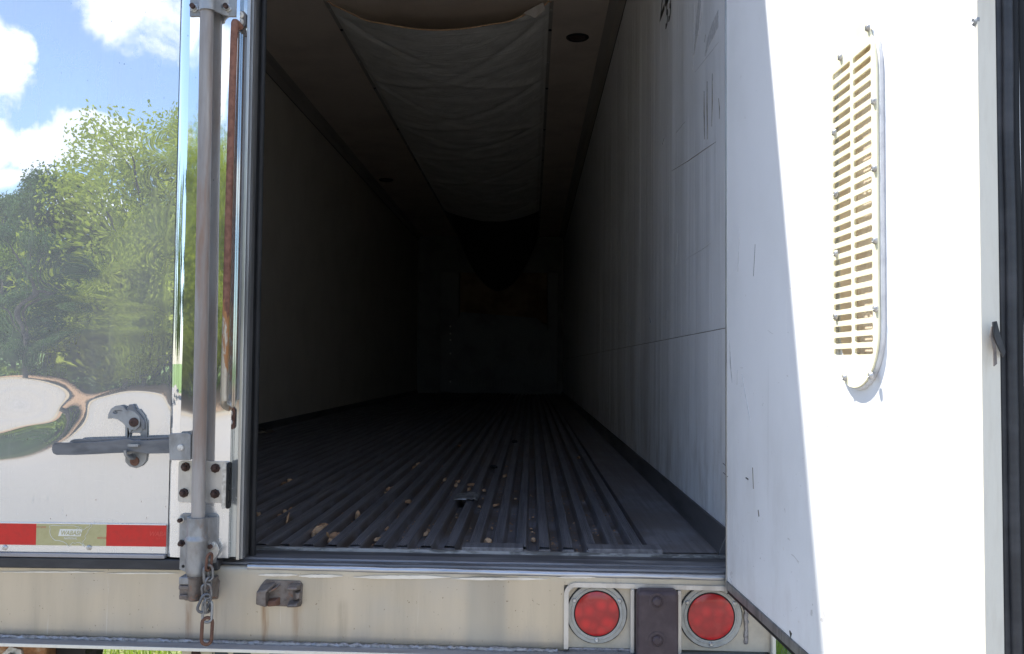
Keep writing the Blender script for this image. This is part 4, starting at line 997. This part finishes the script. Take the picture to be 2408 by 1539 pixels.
# rusted cam end engaged in the keeper on the bumper
def keeper_block(px, py, has_cam):
    """cast keeper welded to the bumper: wedge horn on the left, two lugs on the right"""
    Yk = BY; s = 1/ (FOC/(BY-CAM.y)); cx, cz = at(px, py, Yk)
    q = lambda a, b: (cx+a*s, cz-b*s)
    return q, Yk
def keepers():
    q, Y = keeper_block(662, 1396, False)
    o = P(MB().plate([q(-46, -22), q(-38, -32), q(44, -30), q(50, -22), q(49, 24), q(42, 30), q(-36, 28), q(-46, 20)], [], Y-.006, Y+.003), 'keeper', 'cam', bevel=.003, label='empty cast keeper welded to the bumper right of the lock rod')
    # left horn: tapering wedge standing out from the plate
    def wedge(pts_base, pts_top, y0_, y1_, nm, m, par=o, bev=.003):
        n = len(pts_base); vs = [XZ(*p, y0_) for p in pts_base]+[XZ(*p, y1_) for p in pts_top]
        MB().add(vs, [tuple(range(n)), tuple(range(2*n-1, n-1, -1))]+[(i, (i+1) % n, n+(i+1) % n, n+i) for i in range(n)]).build(nm, M[m], par, bevel=bev, seg=2)
    wedge([q(-48, -22), q(-10, -30), q(-10, -22), q(-26, -14), q(-26, 28), q(-48, 22)], [q(-50, -10), q(-26, -16), q(-26, -10), q(-28, -6), q(-28, 24), q(-51, 18)], Y-.004, Y-.034, 'keeper_horn', 'cam')
    wedge([q(-27, 10), q(0, 6), q(0, 26), q(-27, 28)], [q(-27, 14), q(-8, 12), q(-8, 24), q(-27, 26)], Y-.004, Y-.022, 'keeper_web', 'rust')
    wedge([q(-27, -12), q(0, -26), q(0, -20), q(-24, -6)], [q(-27, -10), q(-8, -18), q(-8, -14), q(-25, -5)], Y-.004, Y-.022, 'keeper_web', 'cam')
    wedge([q(20, -26), q(49, -26), q(49, -10), q(20, -12)], [q(20, -20), q(42, -21), q(44, -14), q(20, -14)], Y-.004, Y-.030, 'keeper_lug', 'cam')
    wedge([q(20, 14), q(49, 10), q(49, 28), q(20, 28)], [q(20, 20), q(42, 18), q(44, 24), q(20, 25)], Y-.004, Y-.030, 'keeper_lug', 'cam')
    wedge([q(26, -12), q(49, -10), q(49, 12), q(26, 16)], [q(38, -6), q(47, -6), q(47, 8), q(38, 10)], Y-.004, Y-.020, 'keeper_web', 'cam')
    # the keeper carrying the cam
    q, Y = keeper_block(468, 1386, True)
    o2 = P(MB().plate([q(-46, -18), q(-36, -28), q(46, -26), q(50, -18), q(46, 22), q(-30, 26), q(-44, 18)], [], Y-.006, Y+.003), 'keeper', 'cam', bevel=.003, label='cast keeper gripping the rusted cam end of the lock rod')
    wedge([q(12, -20), q(50, -24), q(50, -14), q(26, 4), q(26, 22), q(12, 22)], [q(24, -2), q(36, -10), q(38, -4), q(30, 6), q(30, 20), q(24, 20)], Y-.004, Y-.034, 'keeper_horn', 'cam', o2)
    wedge([q(34, 2), q(49, 2), q(48, 20), q(34, 20)], [q(36, 6), q(46, 6), q(46, 16), q(36, 16)], Y-.004, Y-.018, 'keeper_lug', 'cam', o2)
    cxy, czt = at(459, 1352, RY); ce = at(459, 1412, RY)[1]
    c = P(MB().lathe([(.0165, 0), (.0185, .002), (.0185, .006), (.0165, .010), (.0165, czt-ce-.004), (.014, czt-ce)], (cxy, RY, czt), (0, 0, -1), 24), 'lock_cam', 'cam', smooth=60)
    def yb(n, x0p, x1p, y0p, y1p, ya, yb_, m):
        a, zt_ = at(x0p, y0p, ya); b_ = at(x1p, y0p, ya)[0]; zb_ = at(x0p, y1p, ya)[1]; MB().box(a, b_, ya, yb_, zb_, zt_).build(n, M[m], c, bevel=.003, seg=2)
    yb('cam_jaw', 420, 446, 1358, 1376, RY-.012, Y-.004, 'galv'); yb('cam_jaw', 421, 446, 1384, 1400, RY-.004, Y-.004, 'cam'); yb('cam_jaw', 419, 448, 1377, 1388, RY-.010, Y-.004, 'cam'); yb('cam_jaw', 420, 442, 1399, 1411, RY-.010, Y-.004, 'cam')
    yb('cam_jaw', 470, 500, 1362, 1406, RY+.006, Y-.004, 'cam')
keepers()
# ---- latch handle and hasp
def handle():
    Yh = FY-.026
    p = lambda px, py: at(px, py, Yh)
    up = [(125, 1048), (131, 1041), (180, 1041), (230, 1039), (262, 1036), (290, 1033), (306, 1033), (318, 1036), (345, 1036), (404, 1033)]
    lo = [(404, 1066), (345, 1067), (318, 1062), (306, 1062), (290, 1065), (262, 1066), (230, 1068), (180, 1070), (135, 1070), (127, 1066), (124, 1058)]
    o = P(MB().plate([p(*a) for a in up+lo], [], Yh-.005, Yh+.001), 'lock_handle', 'handle', bevel=.0018, seg=3)
    b2 = [(168, 1037), (176, 1033), (260, 1031), (410, 1026), (410, 1030), (260, 1036), (180, 1041)]
    MB().plate([at(a, b, Yh+.01) for a, b in b2], [], Yh+.002, Yh+.016).build('handle_rim', M['handle'], o, bevel=.001)
    # hub clamped on the rod
    hb = MB().plate([p(400, 1024), p(404, 1019), p(444, 1017), p(452, 1021), p(452, 1082), p(402, 1082)], [], Yh-.010, Yh-.006)
    h = hb.build('handle_hub', M['galv'], o, bevel=.002, seg=3)
    MB().plate([p(440, 1020), p(452, 1020), p(452, 1080), p(440, 1080)], [], Yh-.0062, Yh+.018).build('hub_web', M['galv'], o, bevel=.002)
    MB().plate([p(444, 1014), p(452, 1013), p(452, 1021), p(436, 1021)], [], Yh-.002, Yh+.018).build('hub_web', M['galv'], o)
    x, z = at(425, 1053, Yh-.010); MB().lathe([(.0078, 0), (.0078, .003), (.0068, .0045), (0, .0052)], (x, Yh-.010, z), (0, -1, 0), 22).build('pin', M['white_bolt'], o)
    # back plate on the door
    Yp = DY-.0015; r = lambda px, py: at(px, py, Yp)
    out = [(296, 975), (302, 966), (330, 962), (342, 978), (347, 1000), (347, 1070), (345, 1084), (336, 1095), (322, 1101), (306, 1097), (296, 1086), (296, 1065)]
    hp = P(MB().plate([r(*a) for a in out], [rrect(r(307, 1034)[0], r(332, 1034)[0], r(307, 1034)[1], r(307, 1018)[1], .004)], Yp-.005, Yp), 'handle_catch', 'galv', bevel=.0014, seg=2)
    for (px, py) in ((318, 993), (317, 1085)):
        x, z = at(px, py, Yp-.005); dy = -.008 if py < 1000 else 0
        MB().lathe([(.0115, 0), (.011, .003), (.007, .005), (.004, .0052), (.0035, .0042), (0, .0042)], (x, Yp-.005+dy, z), (0, -1, 0), 20).build('rivet', M['rustdark'] if py < 1000 else M['rust'], hp)
    # swivelling hasp, thrown over to the left
    Ys = Yp-.0056; s = lambda px, py: at(px, py, Ys)
    ha = [(333, 990), (331, 1003), (322, 1011), (310, 1011), (299, 1004), (291, 994), (278, 986), (268, 984), (256, 985), (257, 975), (263, 962), (273, 955), (284, 953), (294, 957), (300, 965), (308, 964), (320, 969), (330, 979)]
    hl = circ(*s(274, 970), .006, 14, .0042)
    hs = MB().plate([s(*a) for a in ha], [hl], Ys-.007, Ys-.003); hs.build('hasp', M['galv'], hp, bevel=.0012)
    tg = [(300, 963), (308, 951), (316, 951), (320, 961), (334, 975), (344, 991), (344, 1010), (338, 1010), (334, 985), (320, 968)]
    MB().plate([at(a, b, Yp-.001) for a, b in tg], [], Yp-.012, Yp-.001).build('hasp_cheek', M['handle'], hp, bevel=.0015)
    # small hook that carries the handle
    hk = bezier([(r(318, 1040)[0], Yp-.006, r(318, 1072)[1]), (r(318, 1040)[0], Yp-.018, r(318, 1074)[1]), (r(318, 1040)[0], Yh-.012, r(318, 1068)[1]), (r(316, 1040)[0], Yh-.016, r(318, 1055)[1])], 5)
    MB().tube(hk, .0085, 8, sq=.45).build('handle_hook', M['galv'], hp)
    x, z = at(312, 1048, Yh-.016); MB().plate(rrect(x-.012, x+.014, z-.003, z+.003, .002), [], Yh-.018, Yh-.006).build('handle_hook', M['galv'], hp, bevel=.001)
handle()

# ---- hanging chain (a thing of its own: it hangs from the sleeve guide)
def chain():
    CH = thing('chain', 'short rusty link chain hanging in front of the lock cam', 'chain', (at(490, 1400, RY)[0], RY-.03, at(490, 1515, RY)[1]))
    Yc = RY-.020
    def tagplate():
        Yt = FY-.012; p = lambda px, py: at(px, py, Yt)
        out = [p(*a) for a in ((497, 1272), (506, 1274), (512, 1282), (516, 1293), (512, 1304), (504, 1316), (494, 1320), (484, 1317), (482, 1308), (486, 1296), (484, 1286), (488, 1276))]
        t = MB().plate(out, [circ(*p(493, 1309), .0105, 16, .0055)], Yt-.004, Yt); o = t.build('chain_tag', M['plate_steel'], CH, bevel=.0012)
        x, z = p(500, 1283); MB().lathe([(.011, 0), (.011, .003), (.008, .0035), (.008, .009), (.0072, .0105)], (x, Yt-.004, z), (0, -1, 0), 6).build('nut', M['zinc'], o)
        MB().cyl((x, Yt-.008, z), (x, Yt-.020, z), .0056).build('bolt', M['rustdark'], o)
    tagplate()
    def link(px0, py0, px1, py1, yaw, m, wd=.0115, r=.0034, dy=0):
        a = Vector(hit(px0, py0, 1, Yc+dy)); b = Vector(hit(px1, py1, 1, Yc+dy)); d = (b-a); L = d.length; d.normalize()
        s = Vector((math.cos(yaw), math.sin(yaw), 0)); s = (s-d*s.dot(d)).normalized(); pts = []
        h = max(.001, L/2-wd)
        c = (a+b)/2
        for k in range(9): an = math.pi*k/8; pts.append(c+d*(h+wd*math.sin(an))+s*wd*math.cos(an))
        for k in range(9): an = math.pi+math.pi*k/8; pts.append(c+d*(-h+wd*math.sin(an))+s*wd*math.cos(an))
        MB().tube(pts, r, 8, True).build('link', M[m], CH, smooth=60)
    link(494, 1302, 489, 1342, 1.2, 'rust', .0085); link(489, 1330, 491, 1366, .25, 'chain', .010); link(484, 1332, 486, 1372, 1.3, 'chain', .009); link(491, 1358, 488, 1392, 1.25, 'chain', .010)
    link(484, 1374, 488, 1408, .3, 'chain', .010, .0034, -.004); link(489, 1398, 471, 1440, .5, 'handle', .0105, .0034, -.006); link(487, 1404, 489, 1440, 1.35, 'chain', .009)
    # quick link with its threaded sleeve, then the long rusty end link
    link(488, 1412, 487, 1464, .15, 'galv', .0105, .0036); a = hit(481, 1424, 1, Yc); b = hit(480.5, 1444, 1, Yc); MB().cyl(a, b, .0066, seg=6).build('link_nut', M['galv'], CH)
    link(488, 1453, 485, 1516, .3, 'rust', .0115, .0042)
chain()

# ============================================================ OPEN RIGHT DOOR
DA = R(2.8)
DD = Vector((math.sin(DA), -math.cos(DA), 0)); DN = Vector((-math.cos(DA), -math.sin(DA), 0)); H0 = Vector((1.179, -.05, 0))
def DM(l, z, t): p = H0+DD*l+DN*t; return (p.x, p.y, z)
_pl_n = DN; 
def on_door(px, py, t=0):
    d = _F*FOC+_R*(px-VW/2)-_U*(py-VH/2); o = H0+DN*t; k = (o-CAM).dot(DN)/d.dot(DN); p = CAM+d*k
    return (p-H0).dot(DD), p.z
LE = on_door(2306, 760)[0]; DZ0 = on_door(1760, 1420)[1]; DZ1 = HC-.06
DZ0 = (on_door(1702, 1345)[1]+on_door(1880, 1536)[1])/2
def dbox(b, l0, l1, z0_, z1_, t0, t1, mi=0):
    v = [DM(l, z, t) for z in (z0_, z1_) for (l, t) in ((l0, t0), (l1, t0), (l1, t1), (l0, t1))]
    return b.add(v, [(0, 3, 2, 1), (4, 5, 6, 7), (0, 1, 5, 4), (1, 2, 6, 5), (2, 3, 7, 6), (3, 0, 4, 7)], mi)
# vent outline and cut-out in door coordinates
VO = [on_door(x, y) for x, y in ((2035, 47), (2022, 54), (1995, 97), (1981, 128), (1971, 162), (1966, 200), (1967, 420), (1969, 620), (1971, 720), (1972, 790), (1976, 840), (1986, 885), (2000, 907), (2030, 913), (2054, 905), (2072, 872), (2080, 815), (2081, 700), (2080, 500), (2078, 300), (2076, 200), (2071, 130), (2062, 64), (2050, 49))]
lc = sum(p[0] for p in VO)/len(VO); vl0 = min(p[0] for p in VO); vl1 = max(p[0] for p in VO); vz0 = min(p[1] for p in VO); vz1 = max(p[1] for p in VO)
lc = (vl0+vl1)/2; rv = (vl1-vl0)/2
def stad(r, dz=0, n=14):
    za, zb = vz0+rv-dz, vz1-rv*1.15+dz; out = []
    for k in range(n+1): a = R(180*k/n); out.append((lc+r*math.cos(a), zb+r*1.15*math.sin(a)))
    for k in range(n+1): a = R(180+180*k/n); out.append((lc+r*math.cos(a), za+r*math.sin(a)))
    return out
face = MB().plate([(0, DZ0), (LE, DZ0), (LE, DZ1), (0, DZ1)], [stad(rv-.012)], -.012, 0, DM)
def dmark(b, pts, w, mi):
    q = [on_door(*p) for p in pts]; L = []; Rr = []; n = len(q)
    for i, (y, z) in enumerate(q):
        y0_, z0_ = q[max(i-1, 0)]; y1_, z1_ = q[min(i+1, n-1)]; l = math.hypot(y1_-y0_, z1_-z0_) or 1; ww = w[i]/2 if isinstance(w, list) else w/2*(1 if 0 < i < n-1 else .3)
        L.append((y-(z1_-z0_)/l*ww, z+(y1_-y0_)/l*ww)); Rr.append((y+(z1_-z0_)/l*ww, z-(y1_-y0_)/l*ww))
    b.plate(L+Rr[::-1], [], -.0004, .0006, DM, mi)
for pts, w, mi in (([(1700, 1090), (1708, 1097)], .004, 1), ([(1701, 1112), (1712, 1122)], .004, 1), ([(1754, 1124), (1760, 1128)], .010, 1), ([(1857, 1484), (1861, 1496)], [.004, .012], 1),
                   ([(1746, 1428), (1750, 1436)], .006, 1), ([(1703, 1345), (1707, 1362)], .004, 1), ([(1716, 1360), (1722, 1372)], .004, 3),
                   ([(1735, 870), (1733, 905)], .006, 3), ([(1716, 800), (1718, 855), (1722, 900)], .012, 3), ([(1745, 880), (1755, 940), (1765, 995)], .003, 3), ([(1740, 540), (1737, 600), (1735, 640)], .003, 3), ([(1776, 575), (1772, 650)], .003, 1),
                   ([(1770, 1100), (1772, 1150)], .010, 2), ([(1783, 1200), (1785, 1215)], .014, 2)):
    dmark(face, pts, w, mi)
rd = P(face, 'rear_door', ['door_liner', 'sliver', 'groove', 'grey_rub'], smooth=20, label='open right rear door showing its white inner liner, half in sun and half in shade')
E_ = lambda b, n, m, **k: b.build(n, M[m] if isinstance(m, str) else [M[x] for x in m], rd, **k)
b = MB()
for (l0, l1, z0_, z1_) in ((.0, vl0-.004, DZ0, DZ1), (vl1+.004, LE, DZ0, DZ1), (vl0-.004, vl1+.004, DZ0, vz0-.004), (vl0-.004, vl1+.004, vz1+.004, DZ1)): dbox(b, l0, l1, z0_, z1_, -.095, -.0122)
E_(b, 'door_core', 'outer')
E_(dbox(MB(), -.01, LE+.03, DZ0-.03, DZ1+.02, -.105, -.0955), 'outer_skin', 'outer')
E_(dbox(MB(), -.0065, -.001, DZ0-.03, DZ1, -.02, .003), 'hinge_edge_trim', 'alu', bevel=.001)
E_(dbox(MB(), -.010, -.007, DZ0-.034, DZ1, -.05, -.001), 'hinge_edge_seal', 'rubber')
zb1 = on_door(1702, 1345)[1]; 
E_(dbox(MB(), -.006, LE+.004, DZ0-.021, DZ0-.0005, -.02, .003), 'bottom_trim', 'alu_grey', bevel=.002)
E_(dbox(MB(), -.008, LE+.004, DZ0-.032, DZ0-.022, -.045, -.001), 'bottom_seal', 'rubber', bevel=.003)
E_(dbox(MB(), LE+.0005, LE+.006, DZ0-.02, DZ1, -.020, .0025), 'end_trim', 'cream', bevel=.001)
def wavy(l, t, r, n=60, amp=.0016):
    return [Vector(DM(l+amp*.5*noise.noise(Vector((k*.35, 1, 0))), DZ0-.03+(DZ1-DZ0+.03)*k/(n-1), t+amp*noise.noise(Vector((k*.3, 4, 0))))) for k in range(n)]
E_(dbox(MB(), LE-.01, LE+.004, DZ0-.03, DZ1, -.048, -.0205), 'end_gasket', 'rubber_dusty', bevel=.004, seg=3)
E_(MB().tube(wavy(LE+.005, -.034, .0), .0065, 10), 'gasket_bead', 'rubber_dusty', smooth=60)
E_(MB().tube(wavy(LE+.003, -.043, .0), .0055, 10), 'gasket_bead', 'rubber', smooth=60)
E_(dbox(MB(), LE-.04, LE+.001, DZ0-.03, DZ1, -.095, -.0485), 'outer_seal', 'rubber', bevel=.006, seg=3)
# torn piece of the gasket, peeled open
def ept(px, py, l): 
    d = _F*FOC+_R*(px-VW/2)-_U*(py-VH/2); o = H0+DD*l; k = (o-CAM).dot(DD)/d.dot(DD); return CAM+d*k
tl = LE+.014
fl = [ept(2335, 757, tl+.004), ept(2345, 755, tl+.006), ept(2352, 790, tl), ept(2366, 828, tl-.002), ept(2360, 842, tl-.002), ept(2346, 812, tl+.004), ept(2338, 790, tl+.006)]
q = MB(); n = len(fl); q.add([tuple(p) for p in fl]+[tuple(p-DD*.003) for p in fl], [tuple(range(n)), tuple(range(2*n-1, n-1, -1))]+[(i, (i+1) % n, n+(i+1) % n, n+i) for i in range(n)])
E_(q, 'torn_gasket_flap', 'rubber_dusty', bevel=.0008)
fl = [ept(2333, 768, tl+.003), ept(2337, 775, tl+.003), ept(2343, 820, tl+.002), ept(2345, 856, tl+.002), ept(2338, 862, tl+.002), ept(2337, 825, tl+.002), ept(2329, 792, tl+.003)]
q = MB(); n = len(fl); q.add([tuple(p) for p in fl]+[tuple(p-DD*.002) for p in fl], [tuple(range(n)), tuple(range(2*n-1, n-1, -1))]+[(i, (i+1) % n, n+(i+1) % n, n+i) for i in range(n)])
E_(q, 'torn_foam', 'cam')
l_, z_ = on_door(2297, 50); E_(MB().lathe([(.0065, 0), (.006, .003), (.003, .005), (.0015, .004)], DM(l_, z_, 0), DN, 14), 'screw', 'galv')

# vent: cream plate with two columns of slots over a duct
def vent():
    cap = stad(rv, 0, 18)
    left = [(1971, 2013), (1978, 2015)]
    slots = []
    nrow = 23
    # slot grid in door coordinates
    lA0, zt = on_door(1972, 165); lA1 = on_door(2014, 165)[0]; lB0 = on_door(2021, 165)[0]; lB1 = on_door(2064, 165)[0]
    zb = on_door(1995, 828)[1]; zt = on_door(1992, 168)[1]
    ztB = on_door(2040, 130)[1]
    ph = (zt-zb)/25
    for k in range(26): z = zb+ph*k; slots.append(rrect(lA0, lA1, z-ph*.27, z+ph*.27, ph*.2, 3))
    k = 0
    while zb+ph*k < ztB+ph*.3: z = zb+ph*k; slots.append(rrect(lB0, lB1, z-ph*.27, z+ph*.27, ph*.2, 3)); k += 1
    v = E_(MB().plate(cap, slots, .0075, .0105, DM), 'vent_grille', 'grille', smooth=20, bevel=.0006, seg=1)
    MBk = MB()
    MBk.plate(stad(rv+.0035), [stad(rv-.004)], -.0005, .0070, DM); MBk.build('vent_rim', M['caulk'], v, bevel=.003, seg=3)
    # duct behind: side wall and back, with the curved chrome flap
    dk = MB(); o1 = stad(rv-.0125); n = len(o1)
    dk.add([DM(a, c, -.0005) for a, c in o1]+[DM(a, c, -.030) for a, c in o1], [(i, (i+1) % n, n+(i+1) % n, n+i) for i in range(n)]+[tuple(range(n, 2*n))]); dk.build('vent_duct', M['vent_in'], v)
    lm = (lB0+lB1)/2; fp = MB()
    pr = [(lm-.010, -.029), (lm-.008, -.015), (lm+.000, -.003), (lm+.010, .000), (lm+.011, -.002), (lm+.004, -.005), (lm-.005, -.016), (lm-.007, -.029)]
    m_ = len(pr); fp.add([DM(a, zz_, t) for zz_ in (vz0+.05, vz1-.04) for a, t in pr], [(i, (i+1) % m_, m_+(i+1) % m_, m_+i) for i in range(m_)]+[tuple(range(m_)), tuple(range(m_, 2*m_))]); fp.build('vent_flap', M['vent_chrome'], v, smooth=50)
    for (px, py) in ((2043, 66), (1978, 135), (2067, 232), (1964, 312), (2068, 392), (1968, 456), (2072, 562), (1968, 597), (2070, 725), (1967, 745), (1989, 888), (2050, 884)):
        l, z = on_door(px, py, .0105); l = min(max(l, vl0+.006), vl1-.006)
        MB().lathe([(.0062, 0), (.006, .002), (.0045, .0045), (.002, .0055), (.0015, .0045), (0, .0045)], DM(l, z, .0105), DN, 14).build('screw', M['zinc'], v)
vent()

# ============================================================ LITTER ON THE FLOOR
def chips():
    r = random.Random(11)
    ribs = [(-W+.03)+.0628*(k+1) for k in range(40)]
    protos = []
    for k in range(6):
        b = MB(); n = 7; L = r.uniform(.014, .03); wv = r.uniform(.006, .012); h = r.uniform(.004, .008)
        top = []; bot = []
        for i in range(n):
            a = 6.283*i/n; q = 1+r.uniform(-.3, .3); top.append((math.cos(a)*L*q*.9, math.sin(a)*wv*q*.8, h*r.uniform(.6, 1.2))); bot.append((math.cos(a)*L*q, math.sin(a)*wv*q, 0))
        b.add(bot+top, [tuple(reversed(range(n))), tuple(range(n, 2*n))]+[(i, (i+1) % n, n+(i+1) % n, n+i) for i in range(n)])
        me = b.build('wood_chip', M['wood'] if k % 2 else M['wood_pale'], None, smooth=0); protos.append(me)
    made = []
    # (column, row, size, pale) as seen in the photo
    spots = [(606, 1228, 1.0), (617, 1222, 1.1), (630, 1216, 1.2), (642, 1211, .9), (655, 1205, 1.0), (668, 1197, .8), (637, 1137, .7), (668, 1141, 1.6), (688, 1135, 1.2), (620, 1210, .7), (600, 1232, .9),
             (722, 1252, 1.6), (737, 1247, 1.7), (752, 1240, 1.3), (730, 1258, 1.0), (767, 1262, 1.2), (757, 1272, 1.1), (778, 1257, .8), (675, 1228, .7), (651, 1243, .5), (822, 1216, 1.2), (828, 1206, .7), (893, 1158, .8), (905, 1150, .9), (915, 1144, .6),
             (968, 1098, 1.0), (976, 1092, .9), (963, 1104, .7), (1043, 1127, .9), (1073, 1133, 1.0), (1068, 1140, .8), (1106, 1142, 1.2), (1103, 1150, .8), (957, 1181, 1.2), (1137, 1153, .9), (1145, 1150, .6), (1152, 1276, 1.0), (1167, 1186, .8), (1190, 1119, .8), (1055, 1094, .5),
             (880, 1266, .9), (907, 1240, .6), (985, 1252, .7), (1027, 1245, .6), (1210, 1170, .5), (1132, 1188, .6), (1168, 1237, .5), (1253, 1211, .4), (1371, 1076, .8), (1083, 1049, 1.0), (917, 1053, .6), (1340, 1100, .4), (1258, 1238, .4), (1190, 1094, .5), (1234, 1266, .6), (1070, 1176, .5), (1118, 1168, .4)]
    labs = ['cluster of pale chips in the floor groove nearest the shut door', 'pale wood chip']
    for i, (px, py, s) in enumerate(spots):
        p = hit(px, py, 2, -.014); j = min(range(len(ribs)), key=lambda k: abs(ribs[k]+.0314-p.x)); x = ribs[j]+.0314 if abs(ribs[j]+.0314-p.x) < .03 else p.x
        s = min(s, 1.3); src = protos[i % 6]
        if i < 6: o = src
        else: o = src.copy(); col.objects.link(o)
        z = -.0265+.008*s if x < 1.0 else -.0095
        if p.y < .11: p.y = .13
        o.location = (x+r.uniform(-.004, .004), p.y, z); o.rotation_euler = (r.uniform(-.15, .15), r.uniform(-.15, .15), 1.57+r.uniform(-.5, .5)); o.scale = (s*1.15, s*1.1, s*1.6)
        made.append((j, p.y, o, s, i % 2))
    edge_rib = min(range(len(ribs)), key=lambda k: abs(ribs[k]-XS))
    ordn = ['first', 'second', 'third', 'fourth', 'fifth', 'sixth', 'seventh', 'eighth', 'ninth', 'tenth', 'eleventh', 'twelfth', 'thirteenth', 'fourteenth', 'fifteenth', 'sixteenth', 'seventeenth', 'eighteenth', 'nineteenth', 'twentieth']
    for j in sorted(set(m_[0] for m_ in made)):
        row = sorted((m_ for m_ in made if m_[0] == j), key=lambda m_: m_[1])
        for n_, (_, y, o, s, br) in enumerate(row):
            k = j-edge_rib
            groove = (ordn[k]+' groove from the shut door') if 0 <= k < 20 else ('floor groove hidden behind the shut door' if k < 0 else 'last floor groove on the right')
            size = 'large' if s > 1.15 else ('tiny' if s < .65 else 'small'); place = 'alone' if len(row) == 1 else (ordn[n_]+' from the sill')
            tag(o, '%s %s chip, %s in the %s' % (size, 'brown' if br else 'pale', place, groove), 'wood chip', 'wood chips scattered on the trailer floor')
    # crumbs and grit too many to count
    cr = MB()
    for i in range(900):
        j = r.randrange(14, len(ribs)); x = ribs[j]+.0314+r.gauss(0, .009); y = .16+1.7*r.random()**1.8; q = r.uniform(.001, .0034)
        if x > 1.0: continue
        z = -.0262; a = r.random()*6.28; cr.add([(x+q*1.6*math.cos(a), y+q*1.6*math.sin(a), z), (x-q*math.sin(a), y+q*math.cos(a), z), (x-q*1.4*math.cos(a), y-q*1.4*math.sin(a), z), (x+q*math.sin(a), y-q*math.cos(a), z), (x, y, z+q*1.3)],
               [(0, 1, 4), (1, 2, 4), (2, 3, 4), (3, 0, 4)], i % 2)
    co = cr.build('wood_crumbs', [M['wood'], M['wood_pale']], None, smooth=0); co['kind'] = 'stuff'; tag(co, 'fine wood crumbs and grit sprinkled along the floor grooves', 'crumbs')
    # splinter, rag, strap end
    def bar(px0, py0, px1, py1, r_, m, nm, lab):
        a = hit(px0, py0, 2, -.006); b_ = hit(px1, py1, 2, .012); tag(MB().tube([a, (a+b_)/2+Vector((0, 0, .001)), b_], [r_, r_*1.2, r_*.4], 6).build(nm, M[m]), lab, 'splinter')
    bar(674, 1229, 680, 1205, .003, 'wood_pale', 'wood_splinter', 'thin pale splinter leaning upright out of a groove near the shut door')
    bar(772, 1262, 768, 1252, .003, 'wood_pale', 'wood_splinter', 'short pale splinter among the chips at the floor edge')
    p0 = hit(1098, 1172, 2, .0)
    def rag(u, v):
        x = p0.x+(u-.5)*.085; y = p0.y+(v-.5)*.16
        return (x, y, .006+.014*abs(noise.noise(Vector((u*4, v*5, 2))))-.02*max(0, abs(u-.5)-.33))
    rg = MB().grid(18, 22, rag).build('plastic_scrap', M['alu_grey'], None, smooth=60); sd = rg.modifiers.new('t', 'SOLIDIFY'); sd.thickness = .001
    tag(rg, 'crumpled dusty grey plastic scrap lying across the ribs', 'scrap')
    for i, (px, py) in enumerate(((1160, 1100), (1210, 1040))):
        p = hit(px, py, 2, .002); b = MB(); rr_ = random.Random(i); b.lathe([(.016, 0), (.022, .006), (.014, .014), (.004, .016)], (p.x, p.y, -.001), (0, 0, 1), 8)
        b.v = [(a+rr_.uniform(-.004, .004), c+rr_.uniform(-.004, .004), d) for a, c, d in b.v]; tag(b.build('rubber_crumb', M['rubber']), ['black rubber crumb on a rib right of the grey scrap', 'black rubber crumb deeper in the trailer'][i], 'crumb')
    c = hit(624, 1017, 2, .002); t = thing('strap_hook', 'dull yellow strap end with a dark hook by the left wall', 'strap', (c.x, c.y, 0))
    s = (c-CAM).dot(_F)/FOC
    MB().plate([(c.x-12*s, .004), (c.x+2*s, .0015), (c.x+16*s, .003), (c.x+6*s, .016)], [], c.y-.09, c.y+.09, XZ).build('webbing', M['groove'], t)
    MB().tube(bezier([(c.x-30*s, c.y-.02, .012), (c.x-14*s, c.y, .03), (c.x-4*s, c.y+.02, .02), (c.x-8*s, c.y+.05, .008)], 5), .012, 8).build('hook', M['chassis'], t)
chips()
